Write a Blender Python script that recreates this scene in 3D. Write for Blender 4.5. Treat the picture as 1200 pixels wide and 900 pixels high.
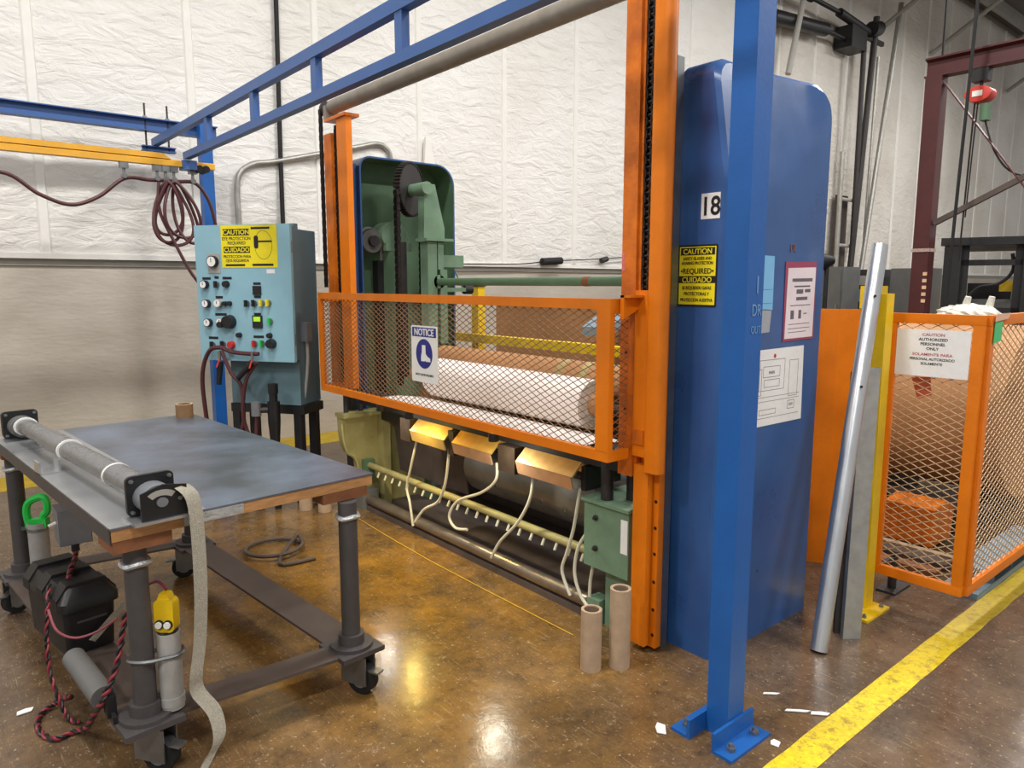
import bpy, bmesh, math, random
from mathutils import Vector, Matrix
random.seed(7)
PI = math.pi
for o in list(bpy.data.objects): bpy.data.objects.remove(o)
sc = bpy.context.scene
COL = sc.collection

# ------------------------------------------------------------------ camera, world, exposure
cd = bpy.data.cameras.new('camera'); cam = bpy.data.objects.new('camera', cd); COL.objects.link(cam)
cd.sensor_width = 36; cd.lens = 846 / 1200 * 36; cd.clip_start = .05; cd.clip_end = 200
cam.location = (0, 0, 1.65)
cam.rotation_euler = (math.radians(90 - 7.95), 0, math.radians(50.2 - 90))
sc.camera = cam
sc.view_settings.view_transform = 'Standard'; sc.view_settings.look = 'None'
sc.view_settings.exposure = 0.2; sc.view_settings.gamma = 1.0
sc.view_settings.use_curve_mapping = False
w = bpy.data.worlds.new('hall_air'); sc.world = w; w.use_nodes = True
w.node_tree.nodes['Background'].inputs[0].default_value = (1.0, .99, .975, 1)
w.node_tree.nodes['Background'].inputs[1].default_value = .46

# high-bay lamps of the hall: (x, y) on the ceiling
LAMPS = [(x, y) for y in (2.9, -2.3) for x in (-4.6, .2, 5.4, 11, 17)]
LAMP_Z = 7.2; LAMP_W = 215

# ------------------------------------------------------------------ helpers
def lin(c): return tuple(((v / 255) / 12.92 if v / 255 <= .04045 else ((v / 255 + .055) / 1.055) ** 2.4) for v in c)
MATS = {}
def mat(name, rgb, rough=.5, metal=0, var=.12, scale=6, bump=0, bscale=40, rgb2=None, spec=.5, emit=None, estr=0, alpha=None, stretch=None, coat=0):
    """procedural material: colour broken up by noise (wear, dirt), optional fine relief"""
    m = bpy.data.materials.new(name); m.use_nodes = True; MATS[name] = m
    nt = m.node_tree; N = nt.nodes; L = nt.links; b = N['Principled BSDF']
    c = lin(rgb); c2 = lin(rgb2) if rgb2 else tuple(max(0, v * (1 - 2 * var)) for v in c)
    tc = N.new('ShaderNodeTexCoord'); mp = N.new('ShaderNodeMapping'); L.new(tc.outputs['Object'], mp.inputs[0])
    if stretch: mp.inputs['Scale'].default_value = stretch
    n = N.new('ShaderNodeTexNoise'); n.inputs['Scale'].default_value = scale; n.inputs['Detail'].default_value = 6; n.inputs['Roughness'].default_value = .62
    L.new(mp.outputs[0], n.inputs['Vector'])
    r = N.new('ShaderNodeValToRGB'); r.color_ramp.elements[0].position = .34; r.color_ramp.elements[1].position = .66
    r.color_ramp.elements[0].color = (*c2, 1); r.color_ramp.elements[1].color = (*c, 1)
    L.new(n.outputs['Fac'], r.inputs[0]); L.new(r.outputs[0], b.inputs['Base Color'])
    b.inputs['Metallic'].default_value = metal
    mr = N.new('ShaderNodeMapRange'); mr.inputs['To Min'].default_value = max(.03, rough - .1); mr.inputs['To Max'].default_value = min(1, rough + .1)
    L.new(n.outputs['Fac'], mr.inputs['Value']); L.new(mr.outputs[0], b.inputs['Roughness'])
    b.inputs['Specular IOR Level'].default_value = spec
    if coat: b.inputs['Coat Weight'].default_value = coat; b.inputs['Coat Roughness'].default_value = .15
    if bump:
        n2 = N.new('ShaderNodeTexNoise'); n2.inputs['Scale'].default_value = bscale; n2.inputs['Detail'].default_value = 4
        L.new(mp.outputs[0], n2.inputs['Vector'])
        bp = N.new('ShaderNodeBump'); bp.inputs['Strength'].default_value = bump; bp.inputs['Distance'].default_value = .02
        L.new(n2.outputs['Fac'], bp.inputs['Height']); L.new(bp.outputs[0], b.inputs['Normal'])
    if emit:
        b.inputs['Emission Color'].default_value = (*lin(emit), 1); b.inputs['Emission Strength'].default_value = estr
    if alpha is not None: b.inputs['Alpha'].default_value = alpha
    return m

WM = {}          # world matrix of every object made here (no depsgraph needed)
def link(o): COL.objects.link(o); return o
def tag(o, label=None, cat=None, group=None, kind=None):
    if label: o['label'] = label
    if cat: o['category'] = cat
    if group: o['group'] = group
    if kind: o['kind'] = kind
    return o
def thing(name, label, cat, loc=(0, 0, 0), rotz=0, group=None, M=None):
    o = bpy.data.objects.new(name, None); link(o); o.empty_display_size = .1
    m = M if M is not None else Matrix.Translation(loc) @ Matrix.Rotation(rotz, 4, 'Z')
    o.matrix_basis = m; WM[o] = m
    return tag(o, label, cat, group)
def obj(name, bm, m, parent=None, local=False, smooth=True, bev=0, label=None, cat=None, group=None, kind=None, origin=None, segs=2):
    """link a bmesh as ONE mesh object; verts are authored in world space unless local"""
    if bev: bmesh.ops.bevel(bm, geom=[e for e in bm.edges if len(e.link_faces) == 2 and e.calc_face_angle(0) > .6], offset=bev, segments=segs, affect='EDGES', profile=.7)
    bmesh.ops.recalc_face_normals(bm, faces=bm.faces)
    me = bpy.data.meshes.new(name)
    o = bpy.data.objects.new(name, me); link(o)
    if parent is not None:
        o.parent = parent; WM[o] = WM[parent]
        if not local: bm.transform(WM[parent].inverted())
    else:
        if origin is None and not local:
            xs = [v.co for v in bm.verts]
            if xs: origin = (sum(v.x for v in xs) / len(xs), sum(v.y for v in xs) / len(xs), min(v.z for v in xs))
        mm = Matrix.Translation(origin or (0, 0, 0))
        if not local: bm.transform(mm.inverted())
        o.matrix_basis = mm; WM[o] = mm
    bm.to_mesh(me); bm.free()
    if m: me.materials.append(m)
    if smooth and len(me.polygons):
        me.polygons.foreach_set('use_smooth', [True] * len(me.polygons)); me.set_sharp_from_angle(angle=math.radians(35))
    return tag(o, label, cat, group, kind)
def copy_tree(o, parent=None, M=None, label=None):
    c = o.copy(); link(c); c.parent = parent
    if M is not None: c.matrix_basis = M
    WM[c] = M if M is not None else (WM[parent] if parent else WM[o])
    if label: c['label'] = label
    for ch in list(o.children): copy_tree(ch, c)
    return c
B = bmesh.new
def xf(bm, vs, M): bmesh.ops.transform(bm, matrix=M, verts=vs)
def box(bm, x0, x1, y0, y1, z0, z1, M=None):
    vs = [bm.verts.new((x, y, z)) for z in (z0, z1) for y in (y0, y1) for x in (x0, x1)]
    for f in ((0, 2, 3, 1), (4, 5, 7, 6), (0, 1, 5, 4), (2, 6, 7, 3), (0, 4, 6, 2), (1, 3, 7, 5)): bm.faces.new([vs[i] for i in f])
    if M is not None: xf(bm, vs, M)
    return bm
def frame_of(d):
    d = Vector(d).normalized(); a = Vector((0, 0, 1)) if abs(d.z) < .95 else Vector((1, 0, 0))
    u = d.cross(a).normalized(); return u, d.cross(u).normalized()
def cyl(bm, p0, p1, r, n=20, r2=None, cap=True):
    p0, p1 = Vector(p0), Vector(p1); u, v = frame_of(p1 - p0); r2 = r if r2 is None else r2
    A = [bm.verts.new(p0 + (u * math.cos(t) + v * math.sin(t)) * r) for t in (2 * PI * i / n for i in range(n))]
    C = [bm.verts.new(p1 + (u * math.cos(t) + v * math.sin(t)) * r2) for t in (2 * PI * i / n for i in range(n))]
    for i in range(n): bm.faces.new((A[i], A[(i + 1) % n], C[(i + 1) % n], C[i]))
    if cap: bm.faces.new(A[::-1]); bm.faces.new(C)
    return bm
def pipe(bm, p0, p1, ro, ri, n=28):
    p0, p1 = Vector(p0), Vector(p1); u, v = frame_of(p1 - p0); R = []
    for p, r in ((p0, ro), (p1, ro), (p1, ri), (p0, ri)):
        R.append([bm.verts.new(p + (u * math.cos(t) + v * math.sin(t)) * r) for t in (2 * PI * i / n for i in range(n))])
    for k in range(4):
        a, b = R[k], R[(k + 1) % 4]
        for i in range(n): bm.faces.new((a[i], a[(i + 1) % n], b[(i + 1) % n], b[i]))
    return bm
def smooth_path(pts, k=6, closed=False):
    P = [Vector(p) for p in pts]; out = []; n = len(P)
    rng = range(n) if closed else range(n - 1)
    for i in rng:
        if closed: a, b, c, d = P[(i - 1) % n], P[i], P[(i + 1) % n], P[(i + 2) % n]
        else: a, b, c, d = P[max(0, i - 1)], P[i], P[i + 1], P[min(n - 1, i + 2)]
        for j in range(k):
            t = j / k
            out.append(.5 * ((2 * b) + (c - a) * t + (2 * a - 5 * b + 4 * c - d) * t * t + (3 * b - a - 3 * c + d) * t ** 3))
    if not closed: out.append(P[-1])
    return out
def tube(bm, pts, r, n=8, k=6, closed=False):
    P = smooth_path(pts, k, closed) if k > 1 else [Vector(p) for p in pts]
    rings = []; u = None; m = len(P)
    for i, p in enumerate(P):
        d = (P[(i + 1) % m] - P[i - 1]) if closed else (P[min(i + 1, m - 1)] - P[max(i - 1, 0)])
        d = d.normalized() if d.length > 1e-9 else Vector((0, 0, 1))
        if u is None: u, _ = frame_of(d)
        u = (u - d * u.dot(d)); u = u.normalized() if u.length > 1e-6 else frame_of(d)[0]
        v = d.cross(u)
        rings.append([bm.verts.new(p + (u * math.cos(2 * PI * j / n) + v * math.sin(2 * PI * j / n)) * r) for j in range(n)])
    for i in range(m if closed else m - 1):
        a, b = rings[i], rings[(i + 1) % m]
        for j in range(n): bm.faces.new((a[j], a[(j + 1) % n], b[(j + 1) % n], b[j]))
    if not closed: bm.faces.new(rings[0][::-1]); bm.faces.new(rings[-1])
    return bm
def prism(bm, pts, axis, a, b):
    """2D outline extruded along an axis: 'x' uses (y,z), 'y' uses (x,z), 'z' uses (x,y)"""
    f = {'x': lambda p, t: (t, p[0], p[1]), 'y': lambda p, t: (p[0], t, p[1]), 'z': lambda p, t: (p[0], p[1], t)}[axis]
    A = [bm.verts.new(f(p, a)) for p in pts]; C = [bm.verts.new(f(p, b)) for p in pts]; n = len(pts)
    bm.faces.new(A[::-1]); bm.faces.new(C)
    for i in range(n): bm.faces.new((A[i], A[(i + 1) % n], C[(i + 1) % n], C[i]))
    return bm
def strip(bm, path, half, nrm_pts=None):
    """flat ribbon along a path; half = offset vector to each side"""
    h = Vector(half); A = [bm.verts.new(Vector(p) - h) for p in path]; C = [bm.verts.new(Vector(p) + h) for p in path]
    for i in range(len(path) - 1): bm.faces.new((A[i], A[i + 1], C[i + 1], C[i]))
    return bm
def arc(cx, cy, r, a0, a1, n=8): return [(cx + r * math.cos(a0 + (a1 - a0) * i / n), cy + r * math.sin(a0 + (a1 - a0) * i / n)) for i in range(n + 1)]
def rrect(x0, x1, y0, y1, r, n=5):
    return arc(x1 - r, y1 - r, r, 0, PI / 2, n) + arc(x0 + r, y1 - r, r, PI / 2, PI, n) + arc(x0 + r, y0 + r, r, PI, 1.5 * PI, n) + arc(x1 - r, y0 + r, r, 1.5 * PI, 2 * PI, n)
def face_M(origin, right, up):
    r = Vector(right).normalized(); u = Vector(up).normalized(); n = r.cross(u)
    M = Matrix((r, u, n)).transposed().to_4x4(); M.translation = Vector(origin); return M
def text(bm, s, M, x, y, h, align='CENTER', bold=.0, wx=1.0, d=.0006, off=.0012):
    """lettering as thin raised geometry, x,y = anchor on the face, h = cap height"""
    cu = bpy.data.curves.new('t', 'FONT'); cu.body = s; cu.size = h / .7; cu.align_x = align; cu.extrude = d; cu.offset = bold * h
    o = bpy.data.objects.new('t', cu); link(o); dg = bpy.context.evaluated_depsgraph_get()
    me = bpy.data.meshes.new_from_object(o.evaluated_get(dg)); T = M @ Matrix.Translation((x, y, off)) @ Matrix.Diagonal((wx, 1, 1, 1))
    me.transform(T); bm.from_mesh(me)
    bpy.data.objects.remove(o); bpy.data.curves.remove(cu); bpy.data.meshes.remove(me)
    return bm
def fbox(bm, M, x0, x1, y0, y1, z0=0, z1=.002): return box(bm, x0, x1, y0, y1, z0, z1, M)
def fcyl(bm, M, x, y, r, z0, z1, n=16, r2=None): return cyl(bm, M @ Vector((x, y, z0)), M @ Vector((x, y, z1)), r, n, r2)
def bolt(bm, p, d, r=.012, h=.01): 
    p = Vector(p); d = Vector(d); cyl(bm, p, p + d * h, r, 6); cyl(bm, p, p + d * h * 1.9, r * .5, 8); return bm
def expanded(bm, O, U, V, w, h, lw=.076, sw=.036, t=.0035, depth=.003):
    """expanded-metal diamonds filling a w x h panel"""
    O, U, V = Vector(O), Vector(U).normalized(), Vector(V).normalized(); Nn = U.cross(V)
    def seg(a, b):
        (x0, y0), (x1, y1) = a, b
        t0, t1 = 0.0, 1.0                      # clip to the panel
        for p, q in ((-(x1 - x0), x0), (x1 - x0, w - x0), (-(y1 - y0), y0), (y1 - y0, h - y0)):
            if abs(p) < 1e-12:
                if q < 0: return
            else:
                r_ = q / p
                if p < 0: t0 = max(t0, r_)
                else: t1 = min(t1, r_)
        if t1 - t0 < 1e-4: return
        a2 = (x0 + (x1 - x0) * t0, y0 + (y1 - y0) * t0); b2 = (x0 + (x1 - x0) * t1, y0 + (y1 - y0) * t1)
        A, C = O + U * a2[0] + V * a2[1], O + U * b2[0] + V * b2[1]
        s = (C - A).normalized().cross(Nn) * t / 2; k = Nn * depth / 2
        q = [bm.verts.new(p + e) for p in (A, C) for e in (s + k, s - k, -s - k, -s + k)]
        for i in range(4): bm.faces.new((q[i], q[(i + 1) % 4], q[4 + (i + 1) % 4], q[4 + i]))
    nx, ny = int(w / lw) + 2, int(h / sw) + 2
    for i in range(-1, nx):
        for j in range(-1, ny):
            cx, cy = i * lw, j * sw
            seg((cx, cy + sw / 2), (cx + lw / 2, cy)); seg((cx + lw / 2, cy), (cx + lw, cy + sw / 2))
            seg((cx, cy + sw / 2), (cx + lw / 2, cy + sw)); seg((cx + lw / 2, cy + sw), (cx + lw, cy + sw / 2))
    return bm

# ------------------------------------------------------------------ materials
M_orange = mat('orange_paint', (230, 124, 12), .42, 0, .08, 5, .06, 60, spec=.4)
M_orange_worn = mat('worn_orange_paint', (222, 118, 18), .45, 0, 0, 9, .1, 50, rgb2=(178, 88, 14))
M_blue = mat('post_blue_paint', (26, 92, 168), .4, 0, .06, 4, .04, 60)
M_beam = mat('beam_blue_paint', (58, 96, 156), .45, 0, .07, 4)
M_cab = mat('cabinet_blue_paint', (50, 92, 150), .30, 0, 0, 2.2, .05, 9, rgb2=(38, 76, 132), spec=.6)
M_green = mat('machine_green_paint', (112, 142, 116), .5, 0, .1, 8)
M_dgreen = mat('dark_green_paint', (92, 124, 94), .55, 0, .12, 3)
M_olive = mat('greasy_olive_paint', (170, 162, 108), .45, 0, .14, 5)
M_steel = mat('grey_steel', (150, 152, 152), .38, .85, .1, 14)
M_alu = mat('aluminium', (205, 207, 210), .33, .9, .05, 20, stretch=(1, 1, .15))
M_galv = mat('galvanised_pipe', (178, 176, 170), .45, .7, .12, 14)
M_dull = mat('dull_pipe', (150, 142, 130), .5, .3, .12, 9)
M_dark = mat('dark_iron', (62, 58, 58), .55, .3, .15, 10)
M_black = mat('black_plastic', (26, 26, 28), .45, 0, .1, 12, .05, 150)
M_rub = mat('black_rubber', (22, 22, 23), .7, 0, .1, 12)
M_leg = mat('grey_brown_pipe', (82, 78, 78), .5, .2, .1, 14)
M_frame = mat('brown_primer_steel', (92, 80, 74), .55, .1, .14, 7)
M_sheet = mat('table_sheet_steel', (122, 132, 150), .34, .45, 0, 2.6, .03, 30, rgb2=(84, 86, 90))
M_ply = mat('plywood_edge', (196, 144, 92), .7, 0, .16, 14, .1, 90, stretch=(1, 1, 6))
M_wood = mat('dark_wood_block', (142, 90, 56), .75, 0, .16, 14)
M_tape = mat('silver_tape', (196, 198, 198), .35, .5, .12, 40, .4, 60)
M_white = mat('white_paint', (236, 234, 228), .6, 0, .03, 6)
M_paper = mat('white_paper', (244, 238, 232), .75, 0, .02, 4)
M_paper2 = mat('sheet_paper', (238, 236, 234), .7, 0, .03, 30)
M_kraft = mat('kraft_paper', (174, 126, 82), .7, 0, .06, 4)
M_card = mat('cardboard_tube', (182, 156, 128), .75, 0, .1, 18)
M_cardd = mat('cardboard_inside', (132, 112, 92), .8, 0, .1, 18)
M_yellow = mat('yellow_paint', (236, 196, 16), .45, 0, .08, 8)
M_rail = mat('yellow_crane_rail', (226, 168, 52), .5, 0, .06, 6)
M_sign = mat('sign_yellow', (240, 222, 30), .4, 0, .04, 20)
M_ink = mat('ink_black', (22, 20, 22), .5, 0, 0, 10)
M_navy = mat('sign_navy', (30, 38, 128), .4, 0, 0, 10)
M_cons = mat('console_teal', (142, 186, 202), .45, 0, .05, 5)
M_consd = mat('enclosure_teal', (96, 124, 134), .5, 0, .06, 5)
M_red = mat('red_plastic', (196, 44, 38), .4, 0, .06, 20)
M_hose = mat('dark_red_hose', (84, 42, 46), .5, 0, .1, 30)
M_grn = mat('green_plastic', (38, 200, 78), .4, 0, .05, 20)
M_lcd = mat('lit_display', (150, 200, 40), .3, 0, .1, 60, emit=(150, 200, 40), estr=.6)
M_brass = mat('brass_sheet', (240, 206, 140), .35, .7, .08, 16)
M_copper = mat('copper_sheet', (232, 188, 150), .38, .65, .08, 16)
M_tubew = mat('white_plastic_tube', (216, 212, 190), .45, 0, .04, 20)
M_purple = mat('oxide_red_steel', (80, 32, 32), .5, 0, .1, 6)
M_strap = mat('webbing_strap', (178, 172, 156), .8, 0, .12, 90, .5, 260)
M_pvc = mat('grey_pvc', (168, 166, 162), .5, 0, .08, 20)
M_bluep = mat('blue_paper', (128, 190, 232), .7, 0, .03, 30)
M_pink = mat('pink_sleeve', (158, 62, 92), .4, 0, .05, 20)
M_jbox = mat('junction_box_grey', (136, 140, 146), .4, .4, .06, 20)
M_drum = mat('drum_steel', (150, 150, 150), .3, .7, .1, 10)
def line_mat():
    m = mat('floor_line_yellow', (238, 208, 20), .45, 0, 0, 40, .06, 60, rgb2=(206, 176, 22)); nt = m.node_tree; N = nt.nodes; L = nt.links; b = N['Principled BSDF']
    g = N.new('ShaderNodeNewGeometry'); src = b.inputs['Base Color'].links[0].from_socket
    def layer(src, s, a, e, c, k):
        n = N.new('ShaderNodeTexNoise'); n.inputs['Scale'].default_value = s; n.inputs['Detail'].default_value = 10; n.inputs['Roughness'].default_value = .8; L.new(g.outputs['Position'], n.inputs['Vector'])
        r = N.new('ShaderNodeMapRange'); r.inputs['From Min'].default_value = a; r.inputs['From Max'].default_value = e; r.inputs['To Max'].default_value = k; L.new(n.outputs['Fac'], r.inputs['Value'])
        x = N.new('ShaderNodeMix'); x.data_type = 'RGBA'; L.new(r.outputs[0], x.inputs['Factor']); L.new(src, x.inputs['A']); x.inputs['B'].default_value = (*lin(c), 1); return x.outputs['Result']
    src = layer(src, 16, .50, .62, (120, 98, 30), .75); src = layer(src, 45, .56, .64, (84, 68, 36), .8)
    # traffic dirt gets thicker where the line runs past the gate
    sx = N.new('ShaderNodeSeparateXYZ'); L.new(g.outputs['Position'], sx.inputs[0]); r = N.new('ShaderNodeMapRange'); r.inputs['From Min'].default_value = 3.05; r.inputs['From Max'].default_value = 3.9; r.inputs['To Max'].default_value = .62; L.new(sx.outputs['X'], r.inputs['Value'])
    x = N.new('ShaderNodeMix'); x.data_type = 'RGBA'; L.new(r.outputs[0], x.inputs['Factor']); L.new(src, x.inputs['A']); x.inputs['B'].default_value = (*lin((116, 98, 44)), 1); L.new(x.outputs['Result'], b.inputs['Base Color'])
    return m
M_floorline = line_mat()
M_floorlined = mat('floor_line_faded', (190, 158, 26), .5, 0, .15, 8)
M_grey = mat('machine_grey', (104, 104, 102), .55, 0, .08, 6)
M_greyl = mat('light_grey', (168, 166, 160), .6, 0, .06, 6)
M_rosered = mat('hoist_red', (206, 60, 48), .4, 0, .06, 20)
M_film = mat('clear_wrap', (214, 212, 200), .3, 0, .1, 16, .5, 30)
M_tag = mat('green_tag', (80, 196, 120), .5, 0, .1, 40)
M_meshg = mat('mesh_tan', (206, 172, 130), .5, 0, .12, 30)
M_mesh = mat('mesh_brown', (150, 108, 70), .5, 0, .15, 30)
M_tubem = mat('dull_aluminium', (160, 163, 168), .28, .85, .08, 14)
M_brkt = mat('brown_black_steel', (56, 44, 34), .5, .2, .15, 14)
M_rope = mat('chain_black', (46, 40, 38), .5, .5, .12, 30)

def floor_mat():
    m = bpy.data.materials.new('sealed_concrete'); m.use_nodes = True; nt = m.node_tree; N = nt.nodes; L = nt.links; b = N['Principled BSDF']
    g = N.new('ShaderNodeNewGeometry')
    def noise(s, d=8, r=.65, dist=0, vec=None):
        n = N.new('ShaderNodeTexNoise'); n.inputs['Scale'].default_value = s; n.inputs['Detail'].default_value = d; n.inputs['Roughness'].default_value = r; n.inputs['Distortion'].default_value = dist
        L.new(vec or g.outputs['Position'], n.inputs['Vector']); return n.outputs['Fac']
    def ramp(f, a, b_, ca, cb):
        r = N.new('ShaderNodeValToRGB'); r.color_ramp.elements[0].position = a; r.color_ramp.elements[1].position = b_
        r.color_ramp.elements[0].color = (*ca, 1); r.color_ramp.elements[1].color = (*cb, 1); L.new(f, r.inputs[0]); return r.outputs[0]
    def mix(f, a, b_):
        x = N.new('ShaderNodeMix'); x.data_type = 'RGBA'
        if isinstance(f, float): x.inputs['Factor'].default_value = f
        else: L.new(f, x.inputs['Factor'])
        L.new(a, x.inputs['A']); L.new(b_, x.inputs['B']); return x.outputs['Result']
    def mul(f, k):
        x = N.new('ShaderNodeMath'); x.operation = 'MULTIPLY'; L.new(f, x.inputs[0]); x.inputs[1].default_value = k; return x.outputs[0]
    def rgb(c): x = N.new('ShaderNodeRGB'); x.outputs[0].default_value = (*lin(c), 1); return x.outputs[0]
    base = ramp(noise(1.3, 12, .72), .36, .64, lin((76, 63, 54)), lin((106, 89, 75)))
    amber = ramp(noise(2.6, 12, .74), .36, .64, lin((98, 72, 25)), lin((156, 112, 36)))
    # golden glow painted into the colour along the machine front, fading toward the walkway
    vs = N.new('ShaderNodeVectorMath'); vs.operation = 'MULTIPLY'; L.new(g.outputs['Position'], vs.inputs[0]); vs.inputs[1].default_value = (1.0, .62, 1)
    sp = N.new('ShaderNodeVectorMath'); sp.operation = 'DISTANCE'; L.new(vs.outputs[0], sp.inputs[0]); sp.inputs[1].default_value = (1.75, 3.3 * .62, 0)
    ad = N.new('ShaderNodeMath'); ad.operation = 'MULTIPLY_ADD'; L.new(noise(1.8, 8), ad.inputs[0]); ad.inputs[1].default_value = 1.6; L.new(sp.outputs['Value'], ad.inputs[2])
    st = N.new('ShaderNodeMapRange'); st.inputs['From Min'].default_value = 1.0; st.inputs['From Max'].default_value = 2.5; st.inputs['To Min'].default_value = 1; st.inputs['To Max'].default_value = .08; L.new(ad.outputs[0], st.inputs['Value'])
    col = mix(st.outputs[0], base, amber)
    dark = rgb((52, 42, 34)); lt = rgb((182, 160, 128))
    col = mix(mul(ramp(noise(3.1, 14, .8), .48, .66, (0, 0, 0), (1, 1, 1)), .6), col, dark)          # grime clouds
    col = mix(mul(ramp(noise(17, 10, .8), .52, .66, (0, 0, 0), (1, 1, 1)), .55), col, dark)           # fine stains
    for rot, sc_, k_ in ((.7, (26, 1.6, 1), .42), (-.5, (20, 1.3, 1), .36), (1.5, (30, 2.0, 1), .3)):   # scratches in three directions
        mp = N.new('ShaderNodeMapping'); mp.inputs['Scale'].default_value = sc_; mp.inputs['Rotation'].default_value = (0, 0, rot); L.new(g.outputs['Position'], mp.inputs[0])
        col = mix(mul(ramp(noise(3.0, 4, .6, 2.5, mp.outputs[0]), .64, .70, (0, 0, 0), (1, 1, 1)), k_), col, lt)
    col = mix(mul(ramp(noise(60, 4, .6), .62, .68, (0, 0, 0), (1, 1, 1)), .6), col, lt)               # grit
    col = mix(mul(ramp(noise(9, 12, .85), .57, .64, (0, 0, 0), (1, 1, 1)), .42), col, lt)             # scuffed spots
    L.new(col, b.inputs['Base Color'])
    rr = N.new('ShaderNodeMapRange'); rr.inputs['From Min'].default_value = .3; rr.inputs['From Max'].default_value = .7; rr.inputs['To Min'].default_value = .12; rr.inputs['To Max'].default_value = .30
    L.new(noise(3.2, 8, .7), rr.inputs['Value']); L.new(rr.outputs[0], b.inputs['Roughness']); b.inputs['Specular IOR Level'].default_value = .5
    bp = N.new('ShaderNodeBump'); bp.inputs['Strength'].default_value = .12; bp.inputs['Distance'].default_value = .01; L.new(noise(14, 5), bp.inputs['Height']); L.new(bp.outputs[0], b.inputs['Normal'])
    return m
def insul_mat(name, rgb, rgb2):
    m = bpy.data.materials.new(name); m.use_nodes = True; nt = m.node_tree; N = nt.nodes; L = nt.links; b = N['Principled BSDF']
    g = N.new('ShaderNodeNewGeometry'); mp = N.new('ShaderNodeMapping'); mp.inputs['Scale'].default_value = (1, 1, 2.6); L.new(g.outputs['Position'], mp.inputs[0])
    n = N.new('ShaderNodeTexNoise'); n.inputs['Scale'].default_value = 3.4; n.inputs['Detail'].default_value = 7; n.inputs['Roughness'].default_value = .58; n.inputs['Distortion'].default_value = .8; L.new(mp.outputs[0], n.inputs['Vector'])
    n2 = N.new('ShaderNodeTexNoise'); n2.inputs['Scale'].default_value = .7; n2.inputs['Detail'].default_value = 5; L.new(g.outputs['Position'], n2.inputs['Vector'])
    r = N.new('ShaderNodeValToRGB'); r.color_ramp.elements[0].position = .3; r.color_ramp.elements[1].position = .6; r.color_ramp.elements[0].color = (*lin(rgb2), 1); r.color_ramp.elements[1].color = (*lin(rgb), 1)
    L.new(n2.outputs['Fac'], r.inputs[0]); L.new(r.outputs[0], b.inputs['Base Color']); b.inputs['Roughness'].default_value = .5
    bp = N.new('ShaderNodeBump'); bp.inputs['Strength'].default_value = .62; bp.inputs['Distance'].default_value = .06; L.new(n.outputs['Fac'], bp.inputs['Height']); L.new(bp.outputs[0], b.inputs['Normal'])
    return m
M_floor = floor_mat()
M_ins = insul_mat('insulation_facing', (234, 232, 228), (224, 221, 214))
M_ins2 = insul_mat('soiled_insulation_facing', (226, 221, 212), (206, 199, 188))
M_conc = mat('painted_concrete', (190, 182, 170), .8, 0, 0, 2.2, .25, 34, rgb2=(170, 161, 148), stretch=(.35, 1, 1))

# ------------------------------------------------------------------ the setting
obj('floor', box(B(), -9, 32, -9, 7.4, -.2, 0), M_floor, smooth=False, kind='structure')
WY = 7.4
wall = obj('wall_back', box(B(), -9, 32, WY, WY + .25, 0, 8.6), M_conc, smooth=False, kind='structure')
obj('flashing', box(B(), -9, 32, WY - .02, WY, 1.80, 1.855), M_greyl, wall, smooth=False)
PW = 1.262; X0 = .955 - 7 * PW
def panel_bm(seed):
    rnd = random.Random(seed); bm = B(); nx, nz = 12, 48; W, H = PW - .03, 8.45 - 1.88
    ph = [rnd.uniform(0, 6.3) for _ in range(8)]; g = []
    for j in range(nz + 1):
        row = []
        for i in range(nx + 1):
            u, v = i / nx, j / nz
            pil = (1 - abs(2 * u - 1) ** 4) * .035 * (1 - abs(2 * v - 1) ** 14)
            wr = (math.sin(v * 60 + ph[0] + 3 * math.sin(u * 5 + ph[1])) * .4 + math.sin(v * 97 + u * 7 + ph[2]) * .3 + math.sin(v * 33 - u * 9 + ph[3]) * .6) * .006 * (1 - abs(2 * u - 1) ** 2)
            row.append(bm.verts.new((u * W, -pil - wr, v * H)))
        g.append(row)
    for j in range(nz):
        for i in range(nx): bm.faces.new((g[j][i], g[j][i + 1], g[j + 1][i + 1], g[j + 1][i]))
    return bm
pan = []
for s in range(4):
    me = bpy.data.meshes.new('insulation_panel'); bm = panel_bm(s); bmesh.ops.recalc_face_normals(bm, faces=bm.faces); bm.to_mesh(me); bm.free()
    me.polygons.foreach_set('use_smooth', [True] * len(me.polygons)); me.materials.append(M_ins); pan.append(me)
pan2 = [m.copy() for m in pan]
for m in pan2: m.materials.clear(); m.materials.append(M_ins2)
sm = bpy.data.meshes.new('seam_strip'); bm = B(); prism(bm, [(-.045, 0), (-.03, -.022), (.03, -.022), (.045, 0)], 'z', 0, 8.45 - 1.88); bm.to_mesh(sm); bm.free(); sm.materials.append(M_white)
lm = bpy.data.meshes.new('bottom_batten'); bm = B(); box(bm, 0, PW, -.06, 0, 0, .045); bm.to_mesh(lm); bm.free(); lm.materials.append(M_white)
WL = WM[wall].inverted()
for i in range(30):
    x = X0 + i * PW
    if x > 30: break
    for nm, me, xx, yy, zz in (('insulation_panel', (pan2 if x > 10.2 else pan)[i % 4], x + .015, WY - .03, 1.88), ('seam_strip', sm, x, WY - .03, 1.88), ('bottom_batten', lm, x, WY - .004, 1.858)):
        o = bpy.data.objects.new(nm, me); link(o); o.parent = wall; o.matrix_basis = WL @ Matrix.Translation((xx, yy, zz)); WM[o] = WM[wall]
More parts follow.
